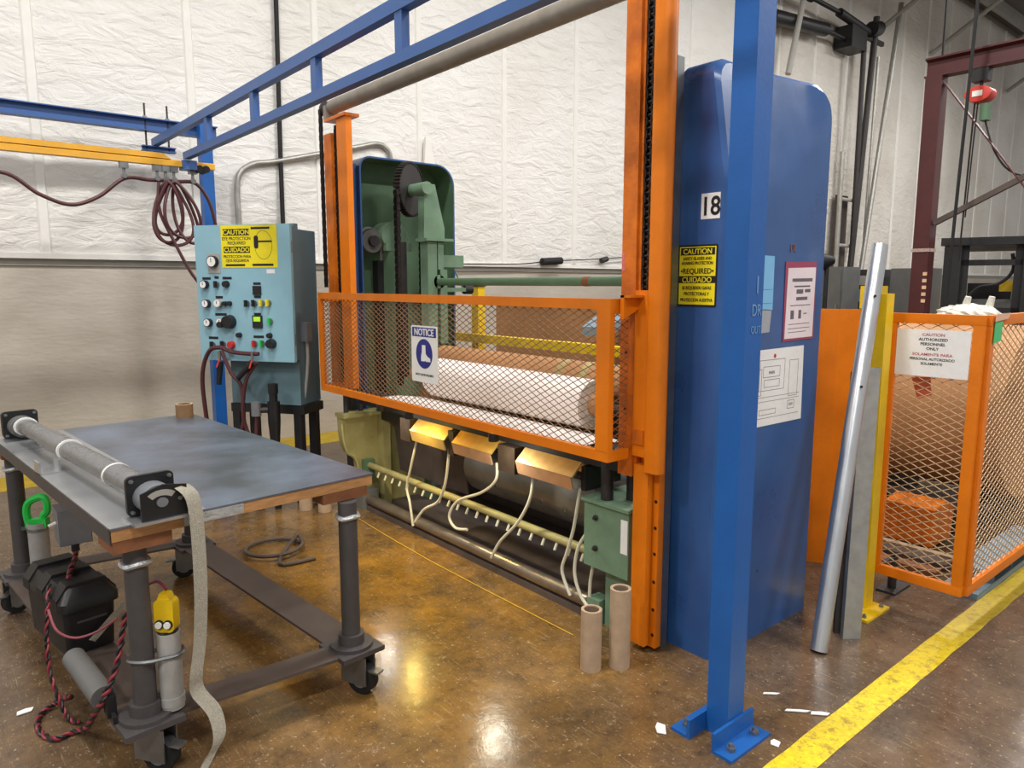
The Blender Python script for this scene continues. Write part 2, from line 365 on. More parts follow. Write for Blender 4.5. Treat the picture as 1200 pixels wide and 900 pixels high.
# wide yellow band painted along the wall foot, yellow walkway line
obj('trim_1', box(B(), -9, 32, 6.90, 7.395, 0, .002), M_floorlined, smooth=False, kind='structure')
bm = B(); rl = random.Random(3); xs = [-9 + .12 * i for i in range(200)]
A = [(x, 1.195 + rl.uniform(-.003, .003)) for x in xs]; C = [(x, 1.075 + rl.uniform(-.003, .003)) for x in xs]
va = [bm.verts.new((*p, .002)) for p in A]; vc = [bm.verts.new((*p, .002)) for p in C]
for i in range(len(xs) - 1): bm.faces.new((vc[i], vc[i + 1], va[i + 1], va[i]))
obj('trim_2', bm, M_floorline, smooth=False, kind='structure', origin=(0, 0, 0))
ceil = obj('ceiling', box(B(), -9, 32, -9, 7.65, 8.6, 8.75), mat('roof_deck', (112, 106, 100), .8, 0, .1, 3), smooth=False, kind='structure')
bm0 = B(); box(bm0, -9, 32, -.06, .06, -.28, 0)
pm = bpy.data.meshes.new('purlin'); bm0.to_mesh(pm); bm0.free(); pm.materials.append(M_greyl)
for i in range(11):
    o = bpy.data.objects.new('purlin', pm); link(o); o.parent = ceil; o.matrix_basis = WM[ceil].inverted() @ Matrix.Translation((0, 6.9 - i * 1.5, 8.6)); WM[o] = WM[ceil]
for i in range(7):      # sloping wall braces under the roof edge
    x = 13.5 + i * 2.6
    obj('roof_brace', cyl(B(), (x, 7.3, 6.9), (x + .6, 5.2, 8.5), .05, 10), M_greyl, ceil)

# high-bay lamps
k = 0
for (x, y) in LAMPS:
    t = thing('high_bay_lamp', 'white high bay lamp hanging from the hall ceiling', 'lamp', (x, y, LAMP_Z), 0, 'high bay lamps under the roof')
    obj('housing', prism(B(), [(-.3, .02), (-.22, .12), (.22, .12), (.3, .02)], 'x', -.65, .65), M_white, t, local=True, smooth=False)
    obj('diffuser', box(B(), -.62, .62, -.28, .28, .012, .02), mat('lamp_diffuser', (255, 250, 240), .5, emit=(255, 246, 232), estr=9), t, local=True, smooth=False)
    obj('hanger', cyl(B(), (0, 0, .12), (0, 0, 8.6 - LAMP_Z), .01, 8), M_steel, t, local=True)
    ld = bpy.data.lights.new('lamp_light', 'AREA'); ld.shape = 'RECTANGLE'; ld.size = 1.24; ld.size_y = .56; ld.energy = LAMP_W; ld.color = (1, .982, .955)
    lo = bpy.data.objects.new('lamp_light', ld); link(lo); lo.parent = t; lo.location = (0, 0, .008)

# ------------------------------------------------------------------ blue crane gantry
t = thing('gantry_post', 'tall blue square steel post bolted to floor before the blue machine cabinet', 'post', (2.2, 1.405, 0))
obj('column', box(B(), 2.15, 2.25, 1.36, 1.45, 0, 3.05), M_blue, t, bev=.01)
for ya, yb, yl in ((1.275, 1.358, 1.346), (1.452, 1.535, 1.452)):
    bm = B(); box(bm, 2.05, 2.30, ya, yb, 0, .012); box(bm, 2.05, 2.30, yl, yl + .012, .012, .075)
    a = obj('base_angle', bm, M_blue, t, bev=.002)
    ym = (ya + yb) / 2 + (-.006 if ya < 1.4 else .006)
    for x in (2.10, 2.25): obj('anchor_bolt', bolt(B(), (x, ym, .012), (0, 0, 1), .017, .014), M_steel, a)
t = thing('gantry_post', 'slim blue steel post standing behind the control console by the wall', 'post', (2.15, 6.83, 0))
obj('column', box(B(), 2.10, 2.20, 6.78, 6.88, 0, 3.09), M_blue, t, bev=.008)
obj('base_plate', box(B(), 2.0, 2.3, 6.7, 6.89, 0, .014), M_blue, t)
def ibeam(bm, x0, x1, yc, z0, z1, fw):
    prism(bm, [(yc - fw, z0), (yc + fw, z0), (yc + fw, z0 + .009), (yc + .004, z0 + .009), (yc + .004, z1 - .009), (yc + fw, z1 - .009), (yc + fw, z1), (yc - fw, z1), (yc - fw, z1 - .009), (yc - .004, z1 - .009), (yc - .004, z0 + .009), (yc - fw, z0 + .009)], 'x', x0, x1); return bm
t = thing('header_beam', 'blue steel header beam running along the white wall above the yellow rail', 'beam', (0, 6.94, 2.94))
obj('beam', ibeam(B(), -3.2, 2.29, 6.94, 2.94, 3.045, .05), M_beam, t, smooth=False)
for x in (1.70, 1.88):
    obj('threaded_rod', cyl(B(), (x, 6.94, 2.77), (x, 6.94, 3.17), .008, 8), M_dark, t)
    obj('nut', cyl(B(), (x, 6.94, 3.05), (x, 6.94, 3.065), .018, 6), M_steel, t)
obj('clamp_channel', ibeam(B(), 1.66, 1.93, 6.94, 2.775, 2.82, .035), M_beam, t, smooth=False)
obj('hanger_stub', box(B(), 1.76, 1.82, 6.91, 6.97, 2.66, 2.775), M_beam, t)
t = thing('runway_beam', 'blue double chord runway beam slanting overhead across the picture', 'beam', (1.79, 3.9, 2.59))
obj('upper_chord', box(B(), 1.75, 1.80, .9, 6.985, 2.826, 2.887), M_beam, t, bev=.007)
obj('lower_chord', box(B(), 1.75, 1.80, .9, 6.1, 2.605, 2.656), M_beam, t, bev=.012, segs=3)
for y in (5.54, 4.64, 3.75, 2.885, 2.0, 1.12):
    obj('web_post', box(B(), 1.755, 1.795, y - .03, y + .03, 2.65, 2.83), M_beam, t, bev=.006)
t = thing('header_beam', 'blue steel header beam on top of the tall near post, mostly above the picture', 'beam', (1, 1.405, 3.05))
obj('beam', ibeam(B(), .6, 2.32, 1.405, 3.05, 3.155, .05), M_beam, t, smooth=False)
obj('clamp_channel', box(B(), 1.70, 1.9, 1.37, 1.44, 2.888, 3.05), M_beam, t, smooth=False)
# yellow bridge rail with festoon
t = thing('bridge_rail', 'yellow crane bridge rail hanging below the blue runway at upper left', 'crane rail', (0, 6.12, 2.53))
obj('rail', prism(B(), [(6.085, 2.545), (6.155, 2.545), (6.155, 2.585), (6.135, 2.595), (6.105, 2.595), (6.085, 2.585)], 'x', -3.2, 1.985), M_rail, t, smooth=False)
bm = B(); prism(bm, [(-3.2, 2.597), (1.66, 2.597), (1.60, 2.635), (-3.2, 2.635)], 'y', 6.09, 6.15); obj('rail_top', bm, M_rail, t, smooth=False)
obj('end_truck', box(B(), 1.735, 1.835, 6.04, 6.17, 2.525, 2.594), M_beam, t, bev=.01)
for dx in (1.86, 1.91): obj('truck_wheel', cyl(B(), (dx, 6.06, 2.54), (dx, 6.18, 2.54), .028, 14), M_rub, t)
for x in (1.33, 1.56, 1.62, 1.68, 1.82):
    bm = B(); box(bm, x - .028, x + .028, 6.09, 6.15, 2.50, 2.543); cyl(bm, (x, 6.12, 2.505), (x, 6.12, 2.45), .011, 8); cyl(bm, (x, 6.10, 2.445), (x, 6.14, 2.445), .02, 10)
    obj('festoon_trolley', bm, M_steel, t)
bm = B(); tube(bm, [(-.6, 6.12, 2.45), (-.2, 6.12, 2.27), (.2, 6.12, 2.33), (.57, 6.12, 2.40), (.78, 6.12, 2.27), (.97, 6.12, 2.21), (1.15, 6.12, 2.28), (1.33, 6.12, 2.425), (1.5, 6.12, 2.43), (1.7, 6.12, 2.435), (1.84, 6.12, 2.43), (1.93, 6.11, 2.3), (1.97, 6.10, 2.1), (1.97, 6.08, 1.9)], .014, 8, 8)
obj('air_hose', bm, M_hose, origin=(.8, 6.12, 2.2), label='dark red air hose draped along the yellow rail in a sagging curve', cat='hose')
bm = B()
for i, (cx, w_, h_, tl, y) in enumerate(((1.63, .125, .24, .02, 6.05), (1.645, .09, .2, -.05, 6.07), (1.66, .12, .21, .06, 6.03), (1.61, .10, .23, -.02, 6.04), (1.675, .075, .23, .1, 6.06))):
    zt = 2.42; pts = [(cx + w_ * math.sin(a) * (1 - .45 * math.cos(a)) + tl * (1 - math.cos(a)) * .5, y + .02 * math.sin(2 * a + i), zt - h_ * (1 - math.cos(a))) for a in (2 * PI * q / 12 for q in range(12))]
    tube(bm, pts, .0125, 7, 4, True)
tube(bm, [(1.55, 6.05, 2.41), (1.54, 6.04, 2.2), (1.62, 6.02, 1.98), (1.72, 6.0, 1.75), (1.80, 5.98, 1.62)], .0125, 7)
obj('coiled_hose', bm, M_hose, label='dark red air hose coiled in loops hanging from the yellow rail', cat='hose')

# ------------------------------------------------------------------ blue side housings
HX0, HX1, HT = 2.575, 3.405, 2.56
def shell(y_out, y_in, name, label, mo, mi, dent=False):
    t = thing(name, label, 'machine cabinet', ((HX0 + HX1) / 2, (y_out + y_in) / 2, 0))
    r0, r1 = .09, .16
    outer = [(HX0, 0)] + arc(HX0 + r0, HT - r0, r0, PI, PI / 2, 6) + arc(HX1 - r1, HT - r1, r1, PI / 2, 0, 8) + [(HX1, 0)]
    th = .012
    inner = [(HX0 + th, 0)] + arc(HX0 + r0, HT - r0, r0 - th, PI, PI / 2, 6) + arc(HX1 - r1, HT - r1, r1 - th, PI / 2, 0, 8) + [(HX1 - th, 0)]
    s = 1 if y_in > y_out else -1
    bm = B(); A = [[bm.verts.new((p[0], y, p[1])) for p in outer] for y in (y_out + s * .02, y_in)]
    # rounded vertical edge between end panel and rim
    C = [bm.verts.new((p[0] + (.018 if p[0] < 3 else -.018) * (1 if p[1] < HT - .001 else 1), y_out, p[1] - (.018 if p[1] > 1 else 0))) for p in outer]
    n = len(outer)
    for i in range(n - 1):
        bm.faces.new((A[0][i], A[0][i + 1], A[1][i + 1], A[1][i])); bm.faces.new((C[i], C[i + 1], A[0][i + 1], A[0][i]))
    bm.faces.new(C)
    I = [bm.verts.new((p[0], y_in, p[1])) for p in inner]
    for i in range(n - 1): bm.faces.new((A[1][i], A[1][i + 1], I[i + 1], I[i]))
    if dent:      # the sheet leans inward above an old dent line
        for i in range(22): bmesh.ops.bisect_plane(bm, geom=bm.verts[:] + bm.edges[:] + bm.faces[:], plane_co=(0, 0, 1.88 + .031 * i), plane_no=(0, 0, 1))
        for i in range(16): bmesh.ops.bisect_plane(bm, geom=bm.verts[:] + bm.edges[:] + bm.faces[:], plane_co=(HX0 + .05 * (i + .5), 0, 0), plane_no=(1, 0, 0))
        for v in bm.verts:
            if abs(v.co.y - y_out) < .04:
                zb = 2.06 + .30 * max(0, min(1, (v.co.x - 2.9) / .45)) ** 1.5 - .03 * math.sin((v.co.x - 2.6) * 9); h = max(0, v.co.z - zb)
                v.co.y += s * (.16 * h * min(1, h / .05) * min(1, max(0, (3.36 - v.co.x) / .12)))
    obj('cover', bm, mo, t)
    bm = B(); I1 = [bm.verts.new((p[0], y_in - s * .0, p[1])) for p in inner]; I2 = [bm.verts.new((p[0], y_out + s * (.13 if dent else .03), p[1])) for p in inner]
    for i in range(n - 1): bm.faces.new((I1[i], I1[i + 1], I2[i + 1], I2[i]))
    bm.faces.new(I2); obj('lining', bm, mi, t)
    return t
near = shell(1.735, 1.985, 'machine_housing', 'tall blue steel side housing numbered 18 with papers on it', M_cab, M_dgreen, True)
far = shell(5.06, 4.80, 'machine_housing', 'blue side housing with open green inside behind the far orange column', M_cab, M_dgreen)
# ------------------------------------------------------------------ orange lift columns
def chain(bm, x, y, z0, z1, pitch=.026, wx=.012, wy=.016):
    n = int((z1 - z0) / pitch)
    for i in range(n):
        z = z0 + i * pitch
        for s in (-1, 1):
            ww = wy * (1.0 if i % 2 else .7); box(bm, x - wx, x + wx, y + s * ww - .003, y + s * ww + .003, z, z + pitch * 1.15)
        cyl(bm, (x, y - wy, z + pitch * .5), (x, y + wy, z + pitch * .5), .008, 6)
    return bm
t = thing('lift_column', 'orange lift column with exposed chain next to the blue housing', 'column', (2.45, 2.0, 0))
obj('post', box(B(), 2.447, 2.485, 1.935, 2.08, .02, 3.0), M_orange, t, bev=.005)
bm = B(); box(bm, 2.40, 2.415, 2.055, 2.135, .80, 3.05); box(bm, 2.415, 2.47, 2.12, 2.135, .80, 3.05); box(bm, 2.415, 2.44, 2.04, 2.055, .8, 3.05)
obj('side_rail', bm, M_orange_worn, t)
bm = B(); prism(bm, rrect(2.385, 2.445, 1.897, 1.985, .022, 4), 'z', .84, 2.775); obj('counterweight_tube', bm, M_orange, t)
bm = B(); box(bm, 2.405, 2.44, 1.965, 2.045, .03, .86); obj('lower_ridge', bm, M_orange, t, bev=.004)
bm = B(); box(bm, 2.395, 2.44, 1.98, 2.05, .90, 1.62); obj('guide_block', bm, M_orange, t, bev=.004)
obj('stop_block', box(B(), 2.387, 2.40, 1.985, 2.045, .955, 1.02), M_orange_worn, t, bev=.003)
obj('chain', chain(B(), 2.42, 2.012, 1.62, 3.0), M_rope, t, kind='stuff')
for z in (.08, .2, .33, .46, .58, .7): obj('bolt_hole', cyl(B(), (2.447, 1.95, z), (2.4455, 1.95, z), .008, 10), M_ink, t)
for z in (1.35, 1.1): obj('bolt_hole', cyl(B(), (2.40, 2.10, z), (2.3985, 2.10, z), .006, 10), M_ink, t)
obj('red_sticker', box(B(), 2.3985, 2.40, 2.118, 2.134, 1.70, 1.78), mat('sticker_pink', (226, 120, 116), .5, 0, .2, 60), t, smooth=False)
t = thing('lift_column', 'orange lift column at the far end beside the grey enclosure', 'column', (2.45, 4.8, 0))
bm = B(); box(bm, 2.40, 2.45, 4.88, 4.99, .90, 2.70); obj('side_rail', bm, M_orange_worn, t, bev=.004)
bm = B(); box(bm, 2.40, 2.445, 4.65, 4.79, .90, 2.78); obj('post', bm, M_orange, t, bev=.005)
obj('inner_channel', box(B(), 2.45, 2.49, 4.785, 4.885, .0, 2.76), M_dark, t)
obj('chain', chain(B(), 2.425, 4.84, .95, 2.75), M_rope, t, kind='stuff')
obj('cap', box(B(), 2.385, 2.50, 4.64, 4.95, 2.78, 2.80), M_orange_worn, t, bev=.003)
t = thing('overhead_roller', 'long grey roller tube spanning the tops of both orange columns', 'roller', (2.45, 3.5, 2.89))
obj('tube', cyl(B(), (2.45, 1.95, 2.89), (2.45, 4.93, 2.89), .05, 28), M_dull, t)
bm = B(); cyl(bm, (2.45, 4.93, 2.89), (2.45, 5.08, 2.89), .02, 14); obj('shaft', bm, M_dark, t)
bm = B(); cyl(bm, (2.45, 5.01, 2.89), (2.45, 5.04, 2.89), .055, 22); cyl(bm, (2.45, 4.99, 2.89), (2.45, 5.07, 2.89), .032, 16); obj('sprocket', bm, M_dark, t)
obj('bearing', box(B(), 2.40, 2.50, 4.945, 4.985, 2.80, 2.90), M_dull, t, bev=.006)
obj('lift_chain', chain(B(), 2.40, 5.03, 1.62, 2.89, .03, .01, .012), M_rope, origin=(2.40, 5.03, 1.62), label='thin black lift chain hanging left of the far orange column', cat='chain')

# ------------------------------------------------------------------ sliding mesh guard
GX, GY0, GY1, GZ0, GZ1 = 2.25, 2.06, 4.86, .885, 1.585
t = thing('mesh_guard', 'orange framed expanded metal guard across the front of the machine', 'guard', (GX, (GY0 + GY1) / 2, GZ0))
rw = .045
obj('top_rail', box(B(), GX, GX + .03, GY0, GY1, GZ1 - rw, GZ1), M_orange, t, bev=.003)
obj('bottom_rail', box(B(), GX, GX + .03, GY0, GY1, GZ0, GZ0 + rw), M_orange, t, bev=.003)
obj('stile', box(B(), GX - .002, GX + .03, GY0, GY0 + .075, GZ0 + rw, GZ1 - rw), M_orange, t, bev=.003)
obj('stile', box(B(), GX - .002, GX + .03, GY1 - .035, GY1, GZ0 + rw, GZ1 - rw), M_orange, t, bev=.003)
obj('wire_mesh', expanded(B(), (GX + .015, GY0 + .075, GZ0 + rw), (0, 1, 0), (0, 0, 1), GY1 - GY0 - .11, GZ1 - GZ0 - 2 * rw, .062, .031, .0032), M_mesh, t, smooth=False, kind='stuff')
for y, xe in ((GY0, 2.385), (GY1 - .03, 2.42)):
    obj('return_rail', box(B(), GX + .03, xe, y, y + .03, GZ1 - rw - .02, GZ1), M_orange, t, bev=.003)
    obj('return_rail', box(B(), GX + .03, xe, y, y + .03, GZ0, GZ0 + rw), M_orange, t, bev=.003)
    obj('return_mesh', expanded(B(), (GX + .03, y + .015, GZ0 + rw), (1, 0, 0), (0, 0, 1), xe - GX - .03, GZ1 - GZ0 - 2 * rw, .062, .031, .0032), M_mesh, t, smooth=False, kind='stuff')
bm = B(); prism(bm, [(2.30, 1.50), (2.44, 1.56), (2.44, 1.60), (2.30, 1.60)], 'y', 2.03, 2.05); box(bm, 2.30, 2.41, 2.0, 2.05, 1.59, 1.60); obj('mount_bracket', bm, M_orange, t)
# notice sign on the guard
def sign(name, label, M, w, h, mbase, th=.003, r=.0):
    t = thing(name, label, 'sign', M=M)
    bm = B()
    if r: prism(bm, rrect(0, w, 0, h, r, 4), 'z', 0, th)
    else: box(bm, 0, w, 0, h, 0, th)
    obj('panel', bm, mbase, t, local=True, smooth=False); return t
I4 = Matrix.Identity(4)
Mn = face_M((GX - .004, 3.61, 1.085), (0, -1, 0), (0, 0, 1))
t = sign('notice_sign', 'white notice sign with blue boot symbol hung on the orange mesh guard', Mn, .27, .325, M_white, .003, .012)
bm = B(); fbox(bm, I4, .012, .258, .262, .315, .003, .004); obj('header_band', bm, M_navy, t, local=True, smooth=False)
obj('header_lettering', text(B(), 'NOTICE', I4, .135, .270, .038, bold=.03, wx=1.02, off=.0045), M_white, t, local=True, smooth=False)
bm = B(); prism(bm, [(.135 + .085 * math.cos(a), .165 + .085 * math.sin(a)) for a in (2 * PI * i / 36 for i in range(36))], 'z', .003, .004); obj('blue_disc', bm, M_navy, t, local=True, smooth=False)
bm = B(); prism(bm, [(.115, .215), (.150, .215), (.152, .165), (.172, .150), (.198, .142), (.200, .122), (.152, .122), (.150, .128), (.138, .122), (.103, .122), (.105, .150), (.113, .175)], 'z', .004, .005); obj('boot_symbol', bm, M_white, t, local=True, smooth=False)
obj('lettering', text(B(), 'SAFETY SHOES REQUIRED', I4, .135, .038, .012, bold=.02, wx=.95, off=.0035), M_ink, t, local=True, smooth=False)

# ------------------------------------------------------------------ green drive train at the far end
t = thing('drive_stand', 'pale green drive stand with black chain wheel in the far housing', 'machine drive', (3.0, 4.6, 0))
bm = B(); prism(bm, [(2.93, 2.36), (3.02, 2.36), (3.10, 2.05), (3.10, 1.95), (2.92, 1.95)], 'y', 4.50, 4.58)
obj('bracket', bm, M_green, t, bev=.006)
bm = B(); box(bm, 2.95, 3.03, 4.5, 4.6, 0, 1.96); box(bm, 3.04, 3.09, 4.5, 4.6, 1.75, 1.96); box(bm, 3.0, 3.045, 4.53, 4.57, 1.0, 1.95)
obj('upright', bm, M_green, t, bev=.006)
obj('top_plate', box(B(), 2.92, 3.16, 4.47, 4.62, 1.955, 1.975), M_green, t)
obj('slide_rail', box(B(), 3.06, 3.12, 4.5, 4.58, 1.2, 1.75), M_green, t, bev=.004)
obj('arm', box(B(), 3.10, 3.33, 4.58, 4.66, 1.77, 1.86), M_green, t, bev=.006)
obj('arm', box(B(), 3.06, 3.34, 4.55, 4.60, 1.585, 1.615), M_green, t, bev=.004)
obj('strut', cyl(B(), (3.25, 4.6, 1.76), (3.32, 4.58, 1.61), .006, 6), M_green, t)
obj('knob', cyl(B(), (3.33, 4.58, 1.60), (3.40, 4.58, 1.60), .035, 12), M_rub, t)
obj('shaft', cyl(B(), (2.93, 4.46, 2.325), (2.93, 4.72, 2.325), .045, 20), M_green, t)
WC, WA = Vector((2.93, 4.70, 2.335)), Vector((.5, -.866, 0)); WB = Vector((.866, .5, 0))
w_ = obj('chain_wheel', cyl(B(), WC - WA * .02, WC + WA * .02, .185, 44), M_dark, t)
bm = B()
for i in range(44):
    a = 2 * PI * i / 44; c, s = math.cos(a), math.sin(a)
    q = WC + WB * (.19 * c) + Vector((0, 0, .19 * s)); cyl(bm, q - WA * .026, q + WA * .026, .009, 6)
obj('roller_chain', bm, M_rope, w_, kind='stuff')
obj('drive_chain', chain(B(), 2.765, 4.61, .9, 2.33, .027, .014, .022), M_rope, t, kind='stuff')
obj('drive_chain', chain(B(), 3.06, 4.75, .9, 2.2, .027, .014, .022), M_rope, t, kind='stuff')
obj('chain_guard', box(B(), 2.82, 2.87, 4.66, 4.70, .95, 1.95), M_dark, t)
t = thing('belt_drive', 'green gearbox with grey belt pulley in the far housing', 'machine drive', (2.72, 4.9, 0))
p = obj('pulley', cyl(B(), (2.70, 4.86, 1.96), (2.70, 4.93, 1.96), .085, 26), M_grey, t)
obj('hub', cyl(B(), (2.70, 4.82, 1.96), (2.70, 4.86, 1.96), .04, 16), M_dark, p)
bm = B(); tube(bm, [(2.61, 4.90, .4), (2.61, 4.90, 1.2), (2.613, 4.90, 1.95), (2.64, 4.90, 2.03), (2.70, 4.90, 2.052), (2.77, 4.90, 2.02), (2.79, 4.90, 1.95), (2.79, 4.90, 1.2), (2.79, 4.90, .4)], .016, 6, 6); obj('belt', bm, M_grey, t)
obj('motor_body', cyl(B(), (2.87, 4.82, 2.0), (2.87, 5.0, 2.0), .11, 26), M_green, t)
obj('motor_band', box(B(), 2.78, 3.0, 4.80, 4.84, 1.89, 1.95), M_green, t, bev=.005)
obj('belt_cover', box(B(), 2.75, 2.80, 4.88, 4.96, .4, 1.82), M_black, t)
t = thing('tie_bar', 'long green tie bar running between the two housings', 'bar', (3.05, 3.3, 1.66))
obj('bar', cyl(B(), (3.05, 1.99, 1.66), (3.05, 4.62, 1.66), .027, 20), M_dgreen, t)
obj('collar', cyl(B(), (3.05, 4.50, 1.66), (3.05, 4.61, 1.66), .05, 20), M_green, t)
obj('rust_collar', cyl(B(), (3.05, 2.95, 1.66), (3.05, 3.0, 1.66), .0285, 20), M_wood, t)
# machine back / uprights
obj('frame_upright', box(B(), 2.50, 2.545, 1.945, 2.0, 0, 2.57), M_steel, label='grey steel upright between the orange column and blue housing', cat='upright', bev=.003)
obj('frame_upright', box(B(), 2.51, 2.57, 4.84, 4.90, 0, 2.5), M_cab, label='dark blue steel upright behind the far orange column', cat='upright', bev=.003)

# ------------------------------------------------------------------ machine lower body
t = thing('side_frame', 'green cast side frame with two black posts at the machine near end', 'machine frame', (2.5, 2.2, 0))
bm = B(); box(bm, 2.42, 2.75, 2.08, 2.36, .30, .62); obj('head_block', bm, M_green, t, bev=.008)
obj('leg', box(B(), 2.47, 2.75, 2.08, 2.26, 0, .30), M_green, t, bev=.008)
obj('top_plate', box(B(), 2.405, 2.78, 2.07, 2.37, .62, .635), M_green, t)
for x, y in ((2.47, 2.26), (2.56, 2.18)): obj('round_post', cyl(B(), (x, y, .635), (x, y, .88), .03, 16), M_dark, t)
obj('data_plate', box(B(), 2.418, 2.42, 2.085, 2.125, .42, .58), M_paper2, t, smooth=False)
for z in (.40, .55): obj('bolt', bolt(B(), (2.42, 2.28, z), (-1, 0, 0), .014, .012), M_dark, t)
t = thing('side_frame', 'olive green curved side frame at the far end of the machine', 'machine frame', (2.6, 4.85, 0))
prof = [(2.33, .69), (2.33, .64), (2.335, .55), (2.35, .47)] + [(2.38, .42), (2.42, .39), (2.45, .35), (2.455, .28), (2.455, 0), (3.3, 0), (3.3, .69)]
obj('plate', prism(B(), prof, 'y', 4.72, 4.785), M_olive, t)
obj('top_flange', box(B(), 2.32, 3.25, 4.66, 4.795, .69, .72), M_olive, t, bev=.004)
obj('rib', box(B(), 2.62, 2.68, 4.63, 4.72, .0, .69), M_olive, t, bev=.006)
bm = B(); tube(bm, [(2.335, 4.715, .64), (2.34, 4.715, .54), (2.37, 4.715, .43), (2.43, 4.715, .38), (2.455, 4.715, .28), (2.455, 4.715, .02)], .012, 6, 4); obj('edge_bead', bm, M_olive, t)
for x in (2.38, 2.5): obj('stud', cyl(B(), (x, 4.74, .72), (x, 4.74, .90), .018, 10), M_dark, t)
t = thing('machine_bed', 'black greasy steel bed beam under the orange mesh guard', 'machine bed', (2.45, 3.4, .78))
obj('beam', box(B(), 2.445, 2.56, 2.14, 4.65, .79, .88), M_black, t, bev=.006)
obj('rear_beam', box(B(), 2.6, 2.7, 2.38, 4.62, .66, .84), M_black, t, bev=.006)
bm = B()
path = smooth_path([(2.31, 0, .885), (2.5, 0, .89), (2.62, 0, .875), (2.72, 0, .86)], 4)
for y0, y1 in ((2.35, 4.25),):
    A = [bm.verts.new((q.x, y0, q.z)) for q in path]; C = [bm.verts.new((q.x, y1, q.z)) for q in path]
    for i in range(len(path) - 1): bm.faces.new((A[i], A[i + 1], C[i + 1], C[i]))
    A2 = [bm.verts.new((q.x, y0, q.z - .003)) for q in path]; C2 = [bm.verts.new((q.x, y1, q.z - .003)) for q in path]
    for i in range(len(path) - 1): bm.faces.new((A2[i], C2[i], C2[i + 1], A2[i + 1]))
obj('paper_web', bm, M_paper, label='white paper web lying flat on the bed below the white roll', cat='paper')
obj('light_block_panel', box(B(), 3.28, 3.30, 2.1, 4.62, 0, .95), M_frame, label='added dark brown panel blocking light under the machine at the back', cat='panel')  # added to keep light out of the space under the machine
t = thing('steel_drum', 'grey steel drum under the brass hoods', 'roller', (2.88, 2.9, .45))
obj('drum', cyl(B(), (2.88, 2.40, .47), (2.88, 3.72, .47), .19, 40), M_drum, t)
obj('journal', cyl(B(), (2.88, 2.2, .47), (2.88, 4.60, .47), .045, 18), M_dark, t)
obj('shield_plate', prism(B(), [(2.74, .26), (2.75, .26), (2.70, .66), (2.69, .66)], 'y', 3.74, 4.6), M_frame, label='dark stained steel shield plate left of the grey drum', cat='plate')
# heaters
def heater(y0, y1, lab, m1, m2):
    t = thing('reflector_hood', lab, 'hood', (2.43, (y0 + y1) / 2, .64), group='brass hoods under the machine bed')
    obj('upper_shell', prism(B(), [(2.372, .728), (2.44, .792), (2.445, .786), (2.38, .722)], 'y', y0, y1), m1, t, smooth=False)
    obj('lower_shell', prism(B(), [(2.372, .726), (2.379, .722), (2.399, .664), (2.390, .660)], 'y', y0 + .01, y1), m2, t, smooth=False)
    obj('back_shell', prism(B(), [(2.446, .788), (2.55, .78), (2.57, .70), (2.56, .70), (2.54, .765), (2.446, .778)], 'y', y0, y1), m1, t, smooth=False)
    obj('clamp', box(B(), 2.435, 2.55, y0 - .03, y0 - .001, .655, .775), M_black, t, bev=.006)
    return t
heater(3.48, 3.86, 'brass reflector hood with pale lower plate, farthest from the near green frame', M_brass, mat('pale_brass', (244, 212, 142), .35, .7, .06, 16))
heater(3.03, 3.40, 'brass reflector hood in the middle with bright yellow upper plate', mat('yellow_brass', (248, 208, 108), .35, .75, .08, 16), M_copper)
heater(2.40, 2.82, 'brass reflector hood with pinkish copper lower plate nearest the green frame', M_brass, M_copper)
# round work lamps under the guard rail, shining down on the floor
for lx, ly, lz, colr, pw, lb in ((2.266, 3.69, .842, (1, .72, .18), 3.2, 'small round yellow work lamp under the guard rail, middle one'), (2.266, 2.868, .842, (1, .93, .74), 3.2, 'small round white work lamp under the guard rail near the green frame'), (2.266, 4.03, .842, (1, .93, .8), 2.4, 'small round white work lamp under the guard rail, farthest one')):
    t = thing('work_lamp', lb, 'lamp', (lx, ly, lz), group='work lamps under the bed')
    obj('can', pipe(B(), (0, 0, 0), (0, 0, .0425), .027, .025, 20), M_black, t, local=True)
    obj('lens', cyl(B(), (0, 0, .004), (0, 0, .008), .025, 20), mat('lamp_lens', (255, 240, 200), .4, emit=tuple(int(255 * c) for c in colr), estr=25), t, local=True)
    ld = bpy.data.lights.new('work_light', 'AREA'); ld.shape = 'DISK'; ld.size = .055; ld.energy = pw; ld.color = colr
    lo = bpy.data.objects.new('work_light', ld); link(lo); lo.parent = t; lo.location = (0, 0, -.002)
for y0, y1 in ((3.42, 3.475), (2.86, 3.0), (3.9, 4.02)):
    obj('hood_bracket', box(B(), 2.40, 2.56, y0, y1, .64, .785), M_brkt, label={3.42: 'dark brown bracket between the two farther brass hoods', 2.86: 'dark brown bracket between middle and near brass hood', 3.9: 'golden brown bracket left of the farthest brass hood'}[y0], cat='bracket', bev=.006)
